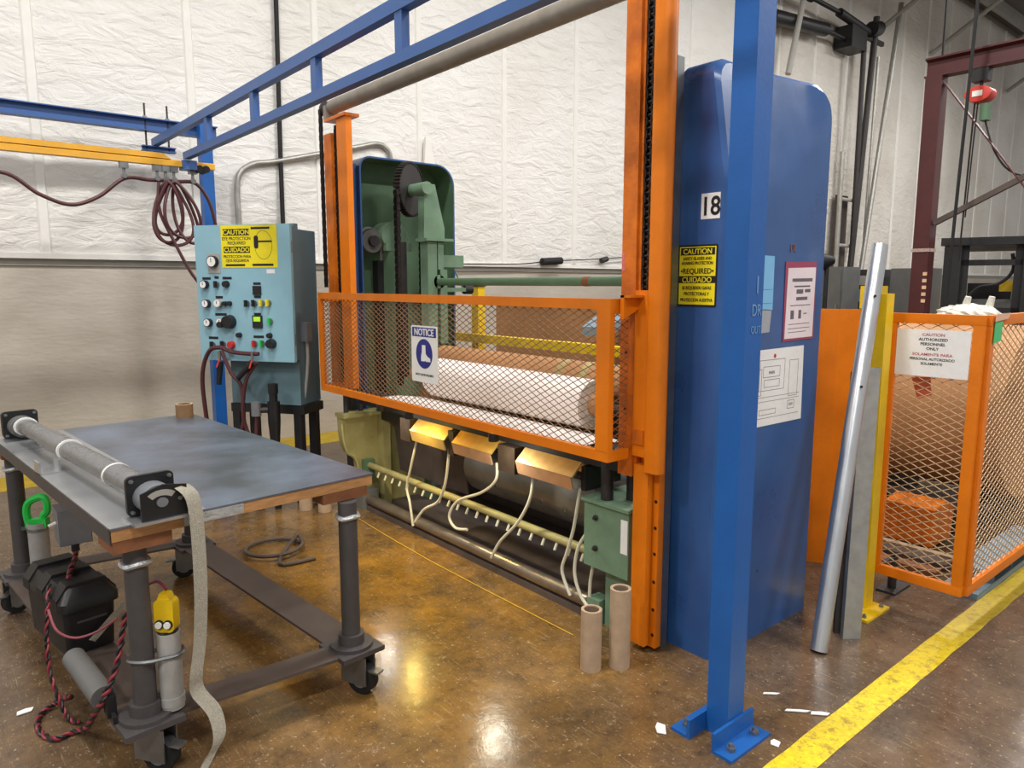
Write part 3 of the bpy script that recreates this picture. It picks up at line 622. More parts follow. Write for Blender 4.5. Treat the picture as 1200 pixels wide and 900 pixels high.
# hoses hanging from the heaters
HO = [([(2.44, 3.88, .66), (2.45, 3.98, .45), (2.46, 4.05, .3), (2.45, 4.0, .2), (2.44, 3.95, .06)], 'pale tube hanging farthest left under the bed'),
      ([(2.44, 3.52, .66), (2.43, 3.55, .45), (2.44, 3.65, .3), (2.42, 3.78, .22), (2.40, 3.86, .12)], 'pale tube bending left below the farthest hood'),
      ([(2.44, 3.06, .66), (2.44, 3.07, .56), (2.44, 3.2, .46), (2.43, 3.42, .36), (2.42, 3.50, .25), (2.42, 3.44, .19), (2.42, 3.32, .21)], 'pale tube curling in a hook below the middle hood'),
      ([(2.44, 2.76, .72), (2.43, 2.76, .55), (2.43, 2.86, .38), (2.43, 3.02, .22), (2.43, 3.1, .1)], 'pale tube curving from the bracket toward the floor'),
      ([(2.44, 2.41, .66), (2.44, 2.45, .45), (2.44, 2.5, .3), (2.44, 2.53, .2), (2.44, 2.47, .09)], 'pale tube hanging below the nearest hood'),
      ([(2.44, 2.36, .45), (2.44, 2.42, .35), (2.44, 2.44, .22), (2.44, 2.40, .12), (2.44, 2.34, .07)], 'short pale tube beside the near green frame'),
      ([(2.47, 2.33, .33), (2.46, 2.35, .2), (2.46, 2.355, .06)], 'pair end of pale tube dropping from the spray bar end')]
for pts, lb in HO:
    obj('plastic_tube', tube(B(), pts, .0085, 8, 8), M_tubew, label=lb, cat='tube', group='pale tubes hanging under the machine')
t = thing('spray_bar', 'pale olive spray bar with a row of small nozzles', 'pipe', (2.52, 3.5, .32))
obj('pipe', cyl(B(), (2.52, 2.36, .32), (2.52, 4.66, .32), .023, 16), M_olive, t)
for i in range(22):
    y = 2.45 + i * .098
    obj('nozzle', cyl(B(), (2.515, y, .302), (2.495, y, .262), .008, 8), M_tubew, t)
obj('end_mount', box(B(), 2.48, 2.56, 4.66, 4.715, .22, .36), M_dgreen, t, bev=.006)
t = thing('floor_roller', 'low steel roller lying along the floor before the machine', 'roller', (2.49, 3.5, .075))
obj('bar', cyl(B(), (2.49, 2.36, .075), (2.49, 4.66, .075), .036, 22), mat('polished_bar', (160, 148, 132), .32, .8, .12, 8), t)
obj('bearing_block', box(B(), 2.43, 2.56, 4.62, 4.74, 0, .14), M_grey, t, bev=.008)
obj('bearing_block', box(B(), 2.45, 2.53, 2.28, 2.36, 0, .12), M_green, t, bev=.006)
obj('curb', box(B(), 2.46, 2.52, 2.3, 4.66, 0, .035), M_frame, t)
obj('floor_tray', box(B(), 2.58, 3.26, 2.4, 4.7, 0, .012), M_frame, label='thin dark brown tray on the floor below the spray bar', cat='tray')  # dark brown sheet over the floor under the machine
bm = B(); pth = [(2.317, 4.477), (2.29, 4.0), (2.272, 3.5), (2.272, 3.0), (2.28, 2.284)]
strip(bm, [Vector((x, y, .0035)) for x, y in pth], (.0035, 0, 0)); obj('string', bm, mat('gold_string', (206, 160, 40), .6), smooth=False, label='thin yellow line taped along the floor before the machine', cat='line')
# rolls in the machine
t = thing('paper_roll', 'white paper roll in the machine behind the mesh guard', 'paper roll', (2.80, 3.4, .97))
bm = B(); pipe(bm, (2.80, 2.66, 1.0), (2.80, 4.16, 1.0), .135, .062, 40); obj('paper', bm, M_paper, t)
obj('core', cyl(B(), (2.80, 2.58, 1.0), (2.80, 4.44, 1.0), .062, 28), M_kraft, t)
obj('mandrel', cyl(B(), (2.80, 2.1, 1.0), (2.80, 4.48, 1.0), .022, 14), M_dark, t)
t = thing('paper_roll', 'brown kraft roll lying behind the white roll inside the machine', 'paper roll', (3.06, 3.6, 1.1))
obj('paper', cyl(B(), (3.06, 2.35, 1.09), (3.06, 4.46, 1.09), .10, 36), M_kraft, t)
for y in (2.9, 3.1, 2.72, 2.5): obj('tape_band', cyl(B(), (3.06, y, 1.09), (3.06, y + .05, 1.09), .1012, 36), M_olive, t)
obj('mandrel', cyl(B(), (3.06, 2.1, 1.09), (3.06, 4.49, 1.09), .025, 14), M_dark, t)
t = thing('paper_roll', 'short brown kraft roll at the left end of the machine behind the guard', 'paper roll', (2.95, 4.5, .9))
obj('paper', cyl(B(), (2.93, 4.20, .84), (2.93, 4.46, .84), .10, 32), M_kraft, t)
obj('mandrel', cyl(B(), (2.93, 4.1, .84), (2.93, 4.49, .84), .025, 14), M_dark, t)
# cardboard tubes on the floor
for (x, y, h, r, lab) in ((2.135, 2.03, .27, .045, 'shorter cardboard tube standing on floor before the near orange column'), (2.245, 1.965, .355, .045, 'taller cardboard tube standing on floor against the near orange column'),
                          (2.13, 4.93, .24, .05, 'cardboard tube standing on floor under the table far corner, left one'), (2.22, 4.80, .25, .05, 'cardboard tube standing on floor under the table far corner, right one')):
    t = thing('cardboard_tube', lab, 'tube', (x, y, 0), group='cardboard cores on the floor')
    obj('wall', pipe(B(), (0, 0, 0), (0, 0, h), r, r - .012, 32), M_card, t, local=True)
    obj('liner', pipe(B(), (0, 0, .004), (0, 0, h - .004), r - .0121, r - .0135, 32), M_cardd, t, local=True)

# ------------------------------------------------------------------ control console
CA = math.radians(125.6); cu_, cn_ = Vector((math.cos(CA), math.sin(CA), 0)), Vector((-math.sin(CA), math.cos(CA), 0))   # along the face to the left, outward
CR = Vector((2.105, 4.965, 0)); CW, CZ0, CZ1 = .78, 1.085, 2.065
CLp = CR + cu_ * CW
Mc = face_M((CLp.x, CLp.y, CZ0), -cu_, (0, 0, 1))       # x to the right on the face, y up, z toward the room
CH = CZ1 - CZ0
t = thing('control_console', 'light teal control console with gauges, knobs and yellow caution sign', 'control panel', M=Mc)
def L_(name, bm, m, par=None, **k): return obj(name, bm, m, par or t, local=True, **k)
L_('door', box(B(), 0, CW, 0, CH, -.03, 0), M_cons, bev=.006)
L_('case', box(B(), .01, CW - .01, .01, CH - .01, -.09, -.03), M_consd)
def uv(px, py): # photograph position on the face -> local
    a = (px - 231) / (346 - 231); top = 265 - 3 * a; bot = 419 + 9 * a
    return a * CW * (1.0), CH * (1 - (py - top) / (bot - top))
def gauge(px, py, r=.028, rim=M_black, face=M_paper2):
    x, y = uv(px, py); g = L_('gauge', fcyl(B(), I4, x, y, r, 0, .035, 20), rim)
    L_('gauge_face', fcyl(B(), I4, x, y, r * .84, .035, .037, 20), face, g)
    L_('needle', box(B(), x - .002, x + .002, y - r * .1, y + r * .6, .037, .039), M_ink, g)
def knob(px, py, r=.022, m=M_black, h=.03, name='knob'):
    x, y = uv(px, py); k = L_(name, fcyl(B(), I4, x, y, r, 0, h, 16, r * .85), m); return k
def plate(px, py, w_=.06, h_=.018):
    x, y = uv(px, py); L_('legend_plate', fbox(B(), I4, x - w_ / 2, x + w_ / 2, y - h_ / 2, y + h_ / 2, 0, .002), M_ink, smooth=False)
def switch(px, py, m=M_black):
    x, y = uv(px, py); s = L_('selector_switch', fcyl(B(), I4, x, y, .022, 0, .012, 14), M_steel)
    L_('lever', box(B(), x - .007, x + .007, y - .024, y + .024, .012, .034), m, s)
x, y = uv(254, 308); L_('timer_plate', fbox(B(), I4, x - .05, x + .05, y - .07, y + .07, 0, .004), M_greyl, smooth=False)
gauge(254, 306, .042)
for px, py in ((242, 332), (243, 354), (244, 376)): gauge(px, py, .03)
switch(256, 332); knob(268, 332, .026)
gauge(258, 354, .03, M_greyl); knob(265.5, 354.5, .018); knob(271, 354.5, .018)
gauge(260, 376, .03, M_greyl)
x, y = uv(270, 376); k = knob(270, 376, .052, M_black, .05, 'regulator_knob'); L_('regulator_stem', fcyl(B(), I4, x - .055, y - .02, .022, 0, .06, 14), M_black, k)
knob(281, 392, .02); switch(247, 402); switch(260, 402); knob(271, 403, .028, M_red, .035, 'red_button')
x, y = uv(305, 340); s = L_('dark_display', fbox(B(), I4, x - .032, x + .032, y - .032, y + .032, 0, .012), M_black); 
for px, m in ((292, M_black), (301, M_black), (310, M_sign), (318, M_sign)): switch(px, 355, m)
x, y = uv(304, 377); s = L_('counter', fbox(B(), I4, x - .038, x + .038, y - .045, y + .045, 0, .014), M_black)
L_('lit_screen', fbox(B(), I4, x - .028, x + .028, y + .002, y + .036, .014, .0155), M_lcd, s, smooth=False)
switch(319, 377, M_grn); switch(299, 403, M_red); switch(308, 403, M_grn); knob(320, 404, .036, M_black, .045); knob(318, 394, .02)
for px, py, w_ in ((243.5, 325, .07), (256, 324, .035), (269, 325, .075), (258, 347, .06), (259, 367, .095), (248, 394, .08), (305, 332, .06), (305, 347.5, .055), (304, 368, .055), (304, 395, .085)): plate(px, py, w_)
x, y = uv(322, 318); L_('white_label', fbox(B(), I4, x - .033, x + .033, y - .014, y + .014, 0, .0015), M_paper2, smooth=False)
L_('hinge', cyl(B(), (CW - .004, .12, -.02), (CW - .004, .2, -.02), .008, 8), M_steel); L_('hinge', cyl(B(), (CW - .004, CH - .2, -.02), (CW - .004, CH - .12, -.02), .008, 8), M_steel)
# grey enclosure standing behind the console
t = thing('electrical_enclosure', 'tall grey teal enclosure behind the control console, on black legs', 'enclosure', M=Mc)
L_('body', box(B(), .18, CW - .02, -.33, CH - .03, -.38, -.095), M_consd, bev=.006)
L_('lug', box(B(), CW - .06, CW - .03, CH - .03, CH + .01, -.16, -.11), M_consd)
L_('switch_box', box(B(), CW - .02, CW + .03, .14, .28, -.20, -.13), M_jbox, bev=.005)
L_('conduit', tube(B(), [(CW + .005, .14, -.165), (CW + .005, -.02, -.165), (CW - .03, -.28, -.16), (CW - .08, -.45, -.15)], .012, 8), M_greyl)
L_('base_rail', box(B(), .16, CW, -.40, -.335, -.38, -.10), M_black)
for x, z in ((.20, -.34), (CW - .06, -.34), (.20, -.13), (CW - .06, -.13)): L_('leg', box(B(), x - .03, x + .03, -CZ0, -.40, z - .03, z + .03), M_black)
# caution sign on the console
x0, y0 = uv(264, 311); x1, y1 = uv(331, 263)
Ms = Mc @ Matrix.Translation((x0, CH - .305, .0005)); sw = x1 - x0; sh = .30
t = sign('caution_sign', 'yellow eye protection caution sign at the top of the teal console', Ms, sw, sh, M_sign, .002)
L_('word_block', fbox(B(), I4, .02, .235, .228, .275, .002, .003), M_ink, smooth=False)
L_('word_block', fbox(B(), I4, .02, .235, .105, .150, .002, .003), M_ink, smooth=False)
L_('lettering', text(text(B(), 'CAUTION', I4, .128, .236, .032, bold=.03, wx=1.05, off=.0035), 'CUIDADO', I4, .128, .113, .030, bold=.03, wx=1.05, off=.0035), M_sign, smooth=False, kind='stuff')
bm = B(); text(bm, 'EYE PROTECTION', I4, .128, .196, .022, bold=.02, wx=.92, off=.0025); text(bm, 'REQUIRED', I4, .128, .165, .022, bold=.02, off=.0025); text(bm, 'PROTECCION PARA', I4, .128, .07, .020, bold=.02, wx=.88, off=.0025); text(bm, 'OJOS REQUERIDA', I4, .128, .042, .019, bold=.02, wx=.88, off=.0025)
L_('lettering', bm, M_ink, smooth=False)
for a, b, c, d in ((.25, .40, .27, .285), (.03, .19, .012, .026), (.25, .42, .012, .028)): L_('black_bar', fbox(B(), I4, a, min(b, sw - .01), c, d, .002, .003), M_ink, smooth=False)
bm = B(); prism(bm, rrect(.27, .305, .135, .225, .014, 4), 'z', .002, .003); fbox(bm, I4, .3, .415, .178, .190, .002, .003); L_('goggles_symbol', bm, M_ink, smooth=False)
bm = B()
pts = [(.345 + .07 * math.cos(a), .16 + .10 * math.sin(a), .0028) for a in (2 * PI * i / 28 for i in range(28))]
tube(bm, pts, .0012, 4, 1, True); L_('head_outline', bm, M_ink)
# air regulator, blow gun hoses under the console
def W_(px, depth_xy, z): return (depth_xy[0], depth_xy[1], z)
t = thing('air_regulator', 'black air filter regulator on a pipe under the console', 'regulator', (2.0, 5.2, 0))
bx, by = 1.98, 5.08
bm = B(); cyl(bm, (bx, by, .66), (bx, by, .80), .045, 18); cyl(bm, (bx, by, .80), (bx, by, .86), .03, 16); cyl(bm, (bx, by, .86), (bx, by, .93), .036, 16); obj('filter_body', bm, M_black, t)
obj('bowl', cyl(B(), (bx, by, .50), (bx, by, .66), .034, 16, .045), M_black, t)
obj('drain_pipe', cyl(B(), (bx, by, 0), (bx, by, .50), .024, 12), M_black, t)
bm = B(); cyl(bm, (bx, by, .74), (bx - .11, by + .05, .74), .022, 12); obj('inlet', bm, M_dark, t); obj('valve', cyl(B(), (bx - .11, by + .05, .70), (bx - .11, by + .05, .80), .035, 14), M_jbox, t)
obj('drop_hose', tube(B(), [(bx - .11, by + .05, .70), (bx - .12, by + .05, .45), (bx - .10, by + .04, .1), (bx - .1, by + .04, .0)], .013, 8), M_hose, t)
bm = B(); f0 = Mc @ Vector((.17, .06, .03)); f1 = Mc @ Vector((.50, .05, .04))
def cp(x, y, z): return Mc @ Vector((x, y, z))
bm = B(); tube(bm, [cp(.0, -1.05, -.05), cp(.01, -.6, -.02), cp(.02, -.15, .03), cp(.10, .06, .05), cp(.2, .10, .05), cp(.3, .07, .05), cp(.42, .06, .05), cp(.52, .06, .05)], .016, 8)
obj('air_hose', bm, M_hose, label='dark red air hose running up beside the blue post to the console', cat='hose')
bm = B(); tube(bm, [cp(.22, .08, .06), cp(.29, -.08, .06), cp(.36, -.17, .05), cp(.37, -.3, .05), cp(.37, -.42, .05), cp(.34, -.55, .05), cp(.32, -.66, .04), cp(.37, -.73, .04), cp(.43, -.69, .05), cp(.43, -.60, .05), cp(.39, -.5, .05), cp(.375, -.40, .06), cp(.385, -.25, .06), cp(.42, -.12, .06), cp(.50, .0, .05)], .014, 8)
obj('air_hose', bm, M_hose, label='looped dark red air hose hanging below the console', cat='hose')
for a, b, lb in ((cp(.21, .0, .07), cp(.19, -.17, .07), 'black blow gun handle hanging at the left under the console'), (cp(.48, .0, .07), cp(.36, -.12, .08), 'black blow gun handle slanting under the console middle')):
    t = thing('blow_gun', lb, 'blow gun', a); obj('handle', cyl(B(), a, b, .024, 12, .019), M_rub, t, bev=.004)
    obj('nozzle', cyl(B(), a, a + Vector((0, 0, .07)), .01, 8), M_steel, t); obj('trigger', cyl(B(), a + Vector((0, 0, .03)), a + cn_ * .04 + Vector((0, 0, -.04)), .006, 6), M_red, t)

# ------------------------------------------------------------------ rolling steel table
TO, TA = Vector((.424, 2.478, 0)), math.radians(4.7)
Mt = Matrix.Translation(TO) @ Matrix.Rotation(TA, 4, 'Z')
TW, TL, TH = .975, 1.90, .885
t = thing('rolling_table', 'rolling workbench with grey steel sheet top and pipe legs', 'table', M=Mt)
L_('top_sheet', box(B(), 0, TW, 0, TL, TH - .006, TH), M_sheet, bev=.002)
L_('plywood', box(B(), .004, TW - .004, .004, TL - .004, TH - .046, TH - .006), M_ply)
bm = B(); box(bm, -.004, .0, 0, TL, TH - .05, TH + .002); L_('edge_angle', bm, M_leg)
bm = B(); box(bm, 0, .30, 0, TL, TH, TH + .002); L_('aluminium_strip', bm, mat('bright_strip', (176, 178, 180), .3, .6, .1, 5))
LG = [(.07, .055), (.85, .0 + .07), (.07, 1.80), (.83, 1.62)]
LG = []
for wx, wy in ((.505, 2.555), (1.270, 2.545), (.337, 4.295), (1.125, 4.19)):
    q = Mt.inverted() @ Vector((wx, wy, 0)); LG.append((q.x, q.y))
for i, (x, y) in enumerate(LG):
    a = L_('leg', cyl(B(), (x, y, .205), (x, y, TH - .09), .037, 22), M_leg)
    L_('foot_flange', cyl(cyl(B(), (x, y, .19), (x, y, .205), .085, 26), (x, y, .205), (x, y, .245), .052, 22), M_leg, a)
    L_('wood_block', box(B(), max(.006, x - .10), min(TW - .006, x + .10), max(.006, y - .07), y + .09, TH - .088, TH - .047), M_wood)
    L_('pipe_clamp', tube(B(), [(x + .041 * math.cos(q), y + .041 * math.sin(q), TH - .15 + .004 * math.sin(3 * q)) for q in (2 * PI * k / 12 for k in range(12))], .010, 6, 2, True), M_tape, a)
zb0, zb1 = .178, .19
(x0, y0), (x1, y1), (x2, y2), (x3, y3) = LG
def plank(bm, a, b, w_):
    a, b = Vector((*a, 0)), Vector((*b, 0)); d = (b - a).normalized(); n = Vector((-d.y, d.x, 0)) * w_ / 2
    v = [bm.verts.new(p + s * n + Vector((0, 0, z))) for z in (zb0, zb1) for p in (a, b) for s in (-1, 1)]
    for f in ((0, 1, 3, 2), (4, 6, 7, 5), (0, 4, 5, 1), (2, 3, 7, 6), (0, 2, 6, 4), (1, 5, 7, 3)): bm.faces.new([v[i] for i in f])
    return bm
for a, b, w_ in (((x0, y0 + .09), (x2, y2 + .02), .17), ((x1, y1 + .09), (x3, y3 - .09), .15), ((x0 + .09, y0), (x1 - .09, y1), .12), ((x2 + .09, y2), (x3 - .02, y3 + .05), .12)):
    L_('base_rail', plank(B(), a, b, w_), M_frame)
for (x, y) in LG: L_('caster_plate', box(B(), x - .095, x + .095, y - .095, y + .095, .171, .1905), M_leg, bev=.002)
def caster(x, y, ang):
    M = Matrix.Translation((x, y, 0)) @ Matrix.Rotation(ang, 4, 'Z')
    def tr(bm): bm.transform(M); return bm
    a = L_('caster_fork', tr(box(box(box(B(), -.03, .09, -.034, -.028, .045, .165), -.03, .09, .028, .034, .045, .165), -.05, .06, -.036, .036, .155, .171)), M_steel)
    L_('caster_wheel', tr(cyl(B(), (.05, -.022, .062), (.05, .022, .062), .062, 26)), M_rub, a)
    L_('wheel_hub', tr(cyl(B(), (.05, -.026, .062), (.05, .026, .062), .034, 20)), M_jbox, a)
    L_('brake_lever', tr(box(B(), .05, .14, -.02, .02, .10, .108)), M_steel, a)
caster(*LG[0], math.radians(-60)); caster(*LG[1], math.radians(-70)); caster(*LG[2], math.radians(200)); caster(*LG[3], math.radians(160))
L_('bench_tape', box(B(), .225, .43, -.004, .0, TH - .042, TH - .008), M_tape)
# tube roller with black brackets along the left edge
t = thing('strap_roller', 'aluminium tube roller in black brackets along the table edge', 'roller', M=Mt @ Matrix.Translation((.145, -.012, TH)) @ Matrix.Rotation(math.radians(1.5), 4, 'Z') @ Matrix.Translation((-.145, -.03, 0)) @ Matrix.Diagonal((1, 1, .86, 1)))
RX, RZ = .145, .092
for ya, yb, r in ((.12, .42, .048), (.42, .98, .043), (.98, 1.30, .048), (1.30, 1.76, .043)):
    L_('tube_section', cyl(B(), (RX, ya, RZ), (RX, yb, RZ), r, 30), M_tubem)
for y, r in ((.42, .05), (.985, .051), (1.70, .051), (.135, .053)): L_('white_ring', cyl(B(), (RX, y - .006, RZ), (RX, y + .006, RZ), r, 30), M_white)
for s, y in ((-1, .03), (1, 1.74)):
    b_ = L_('bracket', prism(B(), rrect(RX - .075, RX + .075, .012, .168, .02, 4), 'y', y + .06, y + .075), M_black)
    bm = B(); prism(bm, [(RX - .06, .012), (RX + .085, .012), (RX + .085, .128), (RX + .01, .142), (RX - .06, .118)], 'y', y - .02, y - .014) if s < 0 else prism(bm, rrect(RX - .07, RX + .07, .012, .16, .02, 4), 'y', y + .11, y + .12)
    fp = L_('face_plate', bm, M_black, b_)
    L_('spool', cyl(B(), (RX, y - .012, RZ - .01), (RX, y + .06, RZ - .01), .058, 30), M_jbox if s < 0 else M_grey, b_)
    for dx, dz in ((-.06, .03), (.06, .03), (-.06, .15), (.06, .15)): L_('bolt', bolt(B(), (RX + dx, y + .06, dz), (0, -1, 0), .008, .006), M_steel, b_)
    L_('foot', box(B(), RX - .085, RX + .09, y - .03, y + .09, 0, .012), M_alu, b_, bev=.002)
    if s < 0:
        L_('axle_end', cyl(B(), (RX + .005, y - .02, .075), (RX + .005, y - .026, .075), .018, 16), M_jbox, fp); L_('screw', cyl(B(), (RX + .062, y - .02, .078), (RX + .062, y - .024, .078), .008, 12), M_steel, fp)
        L_('label_plate', prism(B(), arc(RX + .005, .055, .068, math.radians(50), math.radians(130), 6) + arc(RX + .005, .055, .046, math.radians(130), math.radians(50), 6), 'y', y - .022, y - .02), M_greyl, fp, smooth=False)
bm = B(); box(bm, RX - .12, RX - .05, .93, 1.04, 0, .008); box(bm, RX - .055, RX - .047, .95, 1.02, .008, .06); box(bm, RX - .125, RX - .117, .95, 1.02, .008, .06); L_('centre_cradle', bm, M_alu)
# webbing strap hanging from the roller
bm = B(); Pn = smooth_path([(RX + .07, -.03, TH + .105), (RX + .098, -.045, TH + .06), (RX + .105, -.05, TH - .06), (RX + .105, -.045, .62), (RX + .095, -.035, .44), (RX + .075, -.04, .33), (RX + .08, -.03, .26), (RX + .12, -.06, .18), (RX + .12, -.09, .1), (RX + .08, -.10, .05), (RX + .03, -.13, .012)], 6)
th_ = .0016
for off in (0, th_):
    A = [bm.verts.new((q.x - .027, q.y + off - .012, q.z)) for q in Pn]; C = [bm.verts.new((q.x + .027, q.y + off + .012, q.z)) for q in Pn]
    for i in range(len(Pn) - 1): bm.faces.new((A[i], A[i + 1], C[i + 1], C[i]))
bm.transform(Mt)
obj('webbing_strap', bm, M_strap, label='grey webbing strap hanging from the near end of the tube roller', cat='strap')
# cardboard core on the table
q = Mt.inverted() @ Vector((1.165, 4.50, 0)); P_ = Mt @ Vector((q.x, min(q.y, TL - .08), TH))
t = thing('tape_core', 'short brown cardboard core standing on the far table corner', 'tape roll', P_)
obj('wall', pipe(B(), (0, 0, 0), (0, 0, .075), .047, .036, 30), mat('brown_core', (138, 104, 70), .6, 0, .1, 20), t, local=True)
obj('rim', pipe(B(), (0, 0, .075), (0, 0, .077), .047, .036, 30), M_card, t, local=True)
# gear on the lower shelf of the table
bxm = Mt
t = thing('battery_box', 'black plastic battery box with ribbed lid on the table base', 'battery box', (.415, 3.38, .19), math.radians(10))
def tp(pts): return pts
bm = B(); v0 = rrect(-.095, .095, -.22, .22, .02, 3); A = [bm.verts.new((x * .92, y * .94, 0)) for x, y in v0]; C = [bm.verts.new((x, y, .19)) for x, y in v0]
for i in range(len(v0)): bm.faces.new((A[i], A[(i + 1) % len(v0)], C[(i + 1) % len(v0)], C[i]))
bm.faces.new(A); bm.faces.new(C); obj('tub', bm, M_black, t, local=True)
bm = B(); R0 = rrect(-.108, .108, -.235, .235, .025, 3); R1 = rrect(-.075, .075, -.2, .2, .025, 3)
A = [bm.verts.new((x, y, .19)) for x, y in R0]; D_ = [bm.verts.new((x, y, .225)) for x, y in R0]; C = [bm.verts.new((x, y, .275)) for x, y in R1]
for i in range(len(R0)):
    j = (i + 1) % len(R0); bm.faces.new((A[i], A[j], D_[j], D_[i])); bm.faces.new((D_[i], D_[j], C[j], C[i]))
bm.faces.new(A); bm.faces.new(C); lid = obj('lid', bm, M_black, t, local=True)
for y in (-.16, .0, .16): obj('lid_rib', prism(B(), [(-.109, .19), (.109, .19), (.109, .235), (.07, .288), (-.07, .288), (-.109, .235)], 'y', y - .035, y + .035), M_black, lid, local=True, bev=.006)
obj('nameplate', box(B(), -.05, .06, -.2165, -.213, .13, .155), M_leg, t, local=True)
obj('strap_end', prism(B(), [(-.02, .06), (.11, .17), (.13, .155), (.0, .045)], 'y', -.24, -.237), M_strap, t, local=True)
P1 = (.585, 2.535)
t = thing('pendant_holder', 'grey plastic tube clamped to the near table leg', 'holder', (*P1, .2))
obj('tube', pipe(B(), (*P1, .2), (*P1, .475), .038, .034, 26), M_pvc, t); obj('band', cyl(B(), (*P1, .215), (*P1, .245), .041, 26), M_pvc, t)
bm = B(); tube(bm, [(P1[0] + .044 * math.cos(a), P1[1] + .044 * math.sin(a), .40) for a in (-.5, .3, 1.2, 2.2)] + [(.505, 2.60, .40), (.462, 2.555, .40), (.505, 2.51, .40)] + [(P1[0] + .044 * math.cos(a), P1[1] + .044 * math.sin(a), .40) for a in (4.2, 5.0)], .007, 6, 4, True); obj('hose_clamp', bm, M_steel, t)
t = thing('pendant_control', 'yellow pendant control with two white buttons in the grey tube', 'pendant', (*P1, .45), math.radians(-42))
bm = B(); prism(bm, rrect(-.033, .033, .03, .145, .018, 5), 'y', -.022, .022); obj('body', bm, M_yellow, t, local=True, bev=.006)
bm = B(); prism(bm, [(-.022, .145), (.022, .145), (.014, .165), (-.014, .165)], 'y', -.016, .016); obj('collar', bm, M_yellow, t, local=True)
for x in (-.015, .015):
    b_ = obj('button_ring', cyl(B(), (x, -.022, .06), (x, -.029, .06), .0155, 18), M_ink, t, local=True); obj('button', cyl(B(), (x, -.029, .06), (x, -.034, .06), .0115, 18), M_white, b_, local=True)
t = thing('pendant_holder', 'grey plastic tube clamped to the far left table leg', 'holder', (.405, 4.2, .2))
obj('tube', pipe(B(), (.405, 4.2, .19), (.405, 4.2, .465), .046, .041, 26), M_pvc, t); obj('band', pipe(B(), (.405, 4.2, .425), (.405, 4.2, .44), .049, .0462, 26), M_steel, t); obj('clamp', box(B(), .34, .375, 4.235, 4.26, .425, .44), M_steel, t)
t = thing('tape_gun', 'bright green plastic handle standing in the far grey tube', 'tool handle', (.405, 4.2, .44), math.radians(-35))
bm = B(); tube(bm, [(-.038, 0, .0), (-.048, 0, .08), (-.03, 0, .13), (.03, 0, .155), (.052, 0, .13), (.05, 0, .08), (.03, 0, .055), (.035, 0, .0)], .018, 8, 5); obj('grip', bm, M_grn, t, local=True)
obj('base', box(B(), -.05, .05, -.02, .02, .0, .045), M_grn, t, local=True, bev=.01)
t = thing('junction_box', 'grey metal switch box hung below the table left edge', 'junction box', (.455, 3.48, .56))
obj('body', box(B(), .40, .52, 3.42, 3.56, .56, .71), M_jbox, t, bev=.004); obj('cover', box(B(), .405, .515, 3.414, 3.42, .565, .705), M_jbox, t, bev=.002)
obj('hanger', box(B(), .44, .48, 3.48, 3.50, .71, TH - .05), M_steel, t)
obj('cable_gland', cyl(B(), (.46, 3.46, .56), (.46, 3.46, .52), .016, 10), M_black, t); obj('toggle', cyl(B(), (.40, 3.48, .65), (.372, 3.48, .64), .008, 8), M_white, t)
obj('foam_cylinder', cyl(B(), (.37, 3.05, .235), (.40, 2.68, .235), .04, 22), M_grey, label='grey foam sleeve lying on the table base in front of the battery box', cat='sleeve')
obj('spring_clamp', box(box(B(), .395, .425, 2.60, 2.66, .195, .27), .405, .418, 2.56, 2.68, .19, .215), M_black, label='black clamp at the end of the grey foam sleeve', cat='clamp', bev=.006)
def twisted(name, pts, label, r=.006):
    t = thing(name, label, 'cable', pts[0])
    Pp = smooth_path(pts, 14)
    for ph, m, nm in ((0, M_red, 'red_wire'), (PI, M_black, 'black_wire')):
        q = []
        for i, p in enumerate(Pp):
            d = (Pp[min(i + 1, len(Pp) - 1)] - Pp[max(0, i - 1)]).normalized(); u, v = frame_of(d); a = i * .75 + ph
            q.append(p + u * math.cos(a) * r * .95 + v * math.sin(a) * r * .95)
        obj(nm, tube(B(), q, r, 6, 1), m if m is M_black else mat('red_wire', (132, 40, 50), .5, 0, .1, 20), t)
    return t
twisted('twisted_cable', [(.495, 2.72, .50), (.47, 2.68, .43), (.435, 2.64, .34), (.39, 2.62, .26), (.37, 2.72, .16), (.365, 2.84, .06), (.34, 2.92, .014), (.27, 2.92, .012), (.235, 3.02, .012), (.25, 3.12, .012), (.30, 3.16, .02), (.33, 3.12, .05), (.345, 3.02, .1)], 'red and black twisted cable looping down to the floor by the near leg')
twisted('twisted_cable', [(.46, 3.46, .52), (.45, 3.42, .50), (.42, 3.33, .49), (.40, 3.25, .48)], 'red and black twisted cable from the switch box to the battery box')
twisted('twisted_cable', [(.335, 3.28, .46), (.315, 3.20, .40), (.30, 3.16, .30), (.295, 3.12, .18), (.31, 3.06, .09), (.33, 3.02, .02), (.36, 2.98, .01)], 'red and black twisted cable hanging down left of the battery box', .005)
obj('wire', tube(B(), [(.315, 3.18, .40), (.33, 3.13, .33), (.38, 3.11, .29), (.44, 3.10, .29), (.49, 3.07, .32), (.52, 3.02, .36)], .005, 6, 6), mat('pink_wire', (170, 90, 100), .5), label='thin pink wire looping across the battery box front', cat='wire')
obj('wire', tube(B(), [(.59, 2.54, .62), (.575, 2.58, .64), (.55, 2.62, .62), (.54, 2.65, .58)], .005, 6, 6), mat('dark_red_wire', (120, 40, 60), .5), label='short dark red wire at the top of the yellow pendant', cat='wire')
obj('coiled_hose', tube(B(), [(1.62 + .17 * math.cos(a), 4.25 + .17 * math.sin(a), .015 + .004 * a) for a in (.55 * i for i in range(13))] + [(1.55, 4.0, .015), (1.75, 3.95, .012)], .012, 8, 5), M_frame, label='brown hose loop lying on the floor under the table', cat='hose')

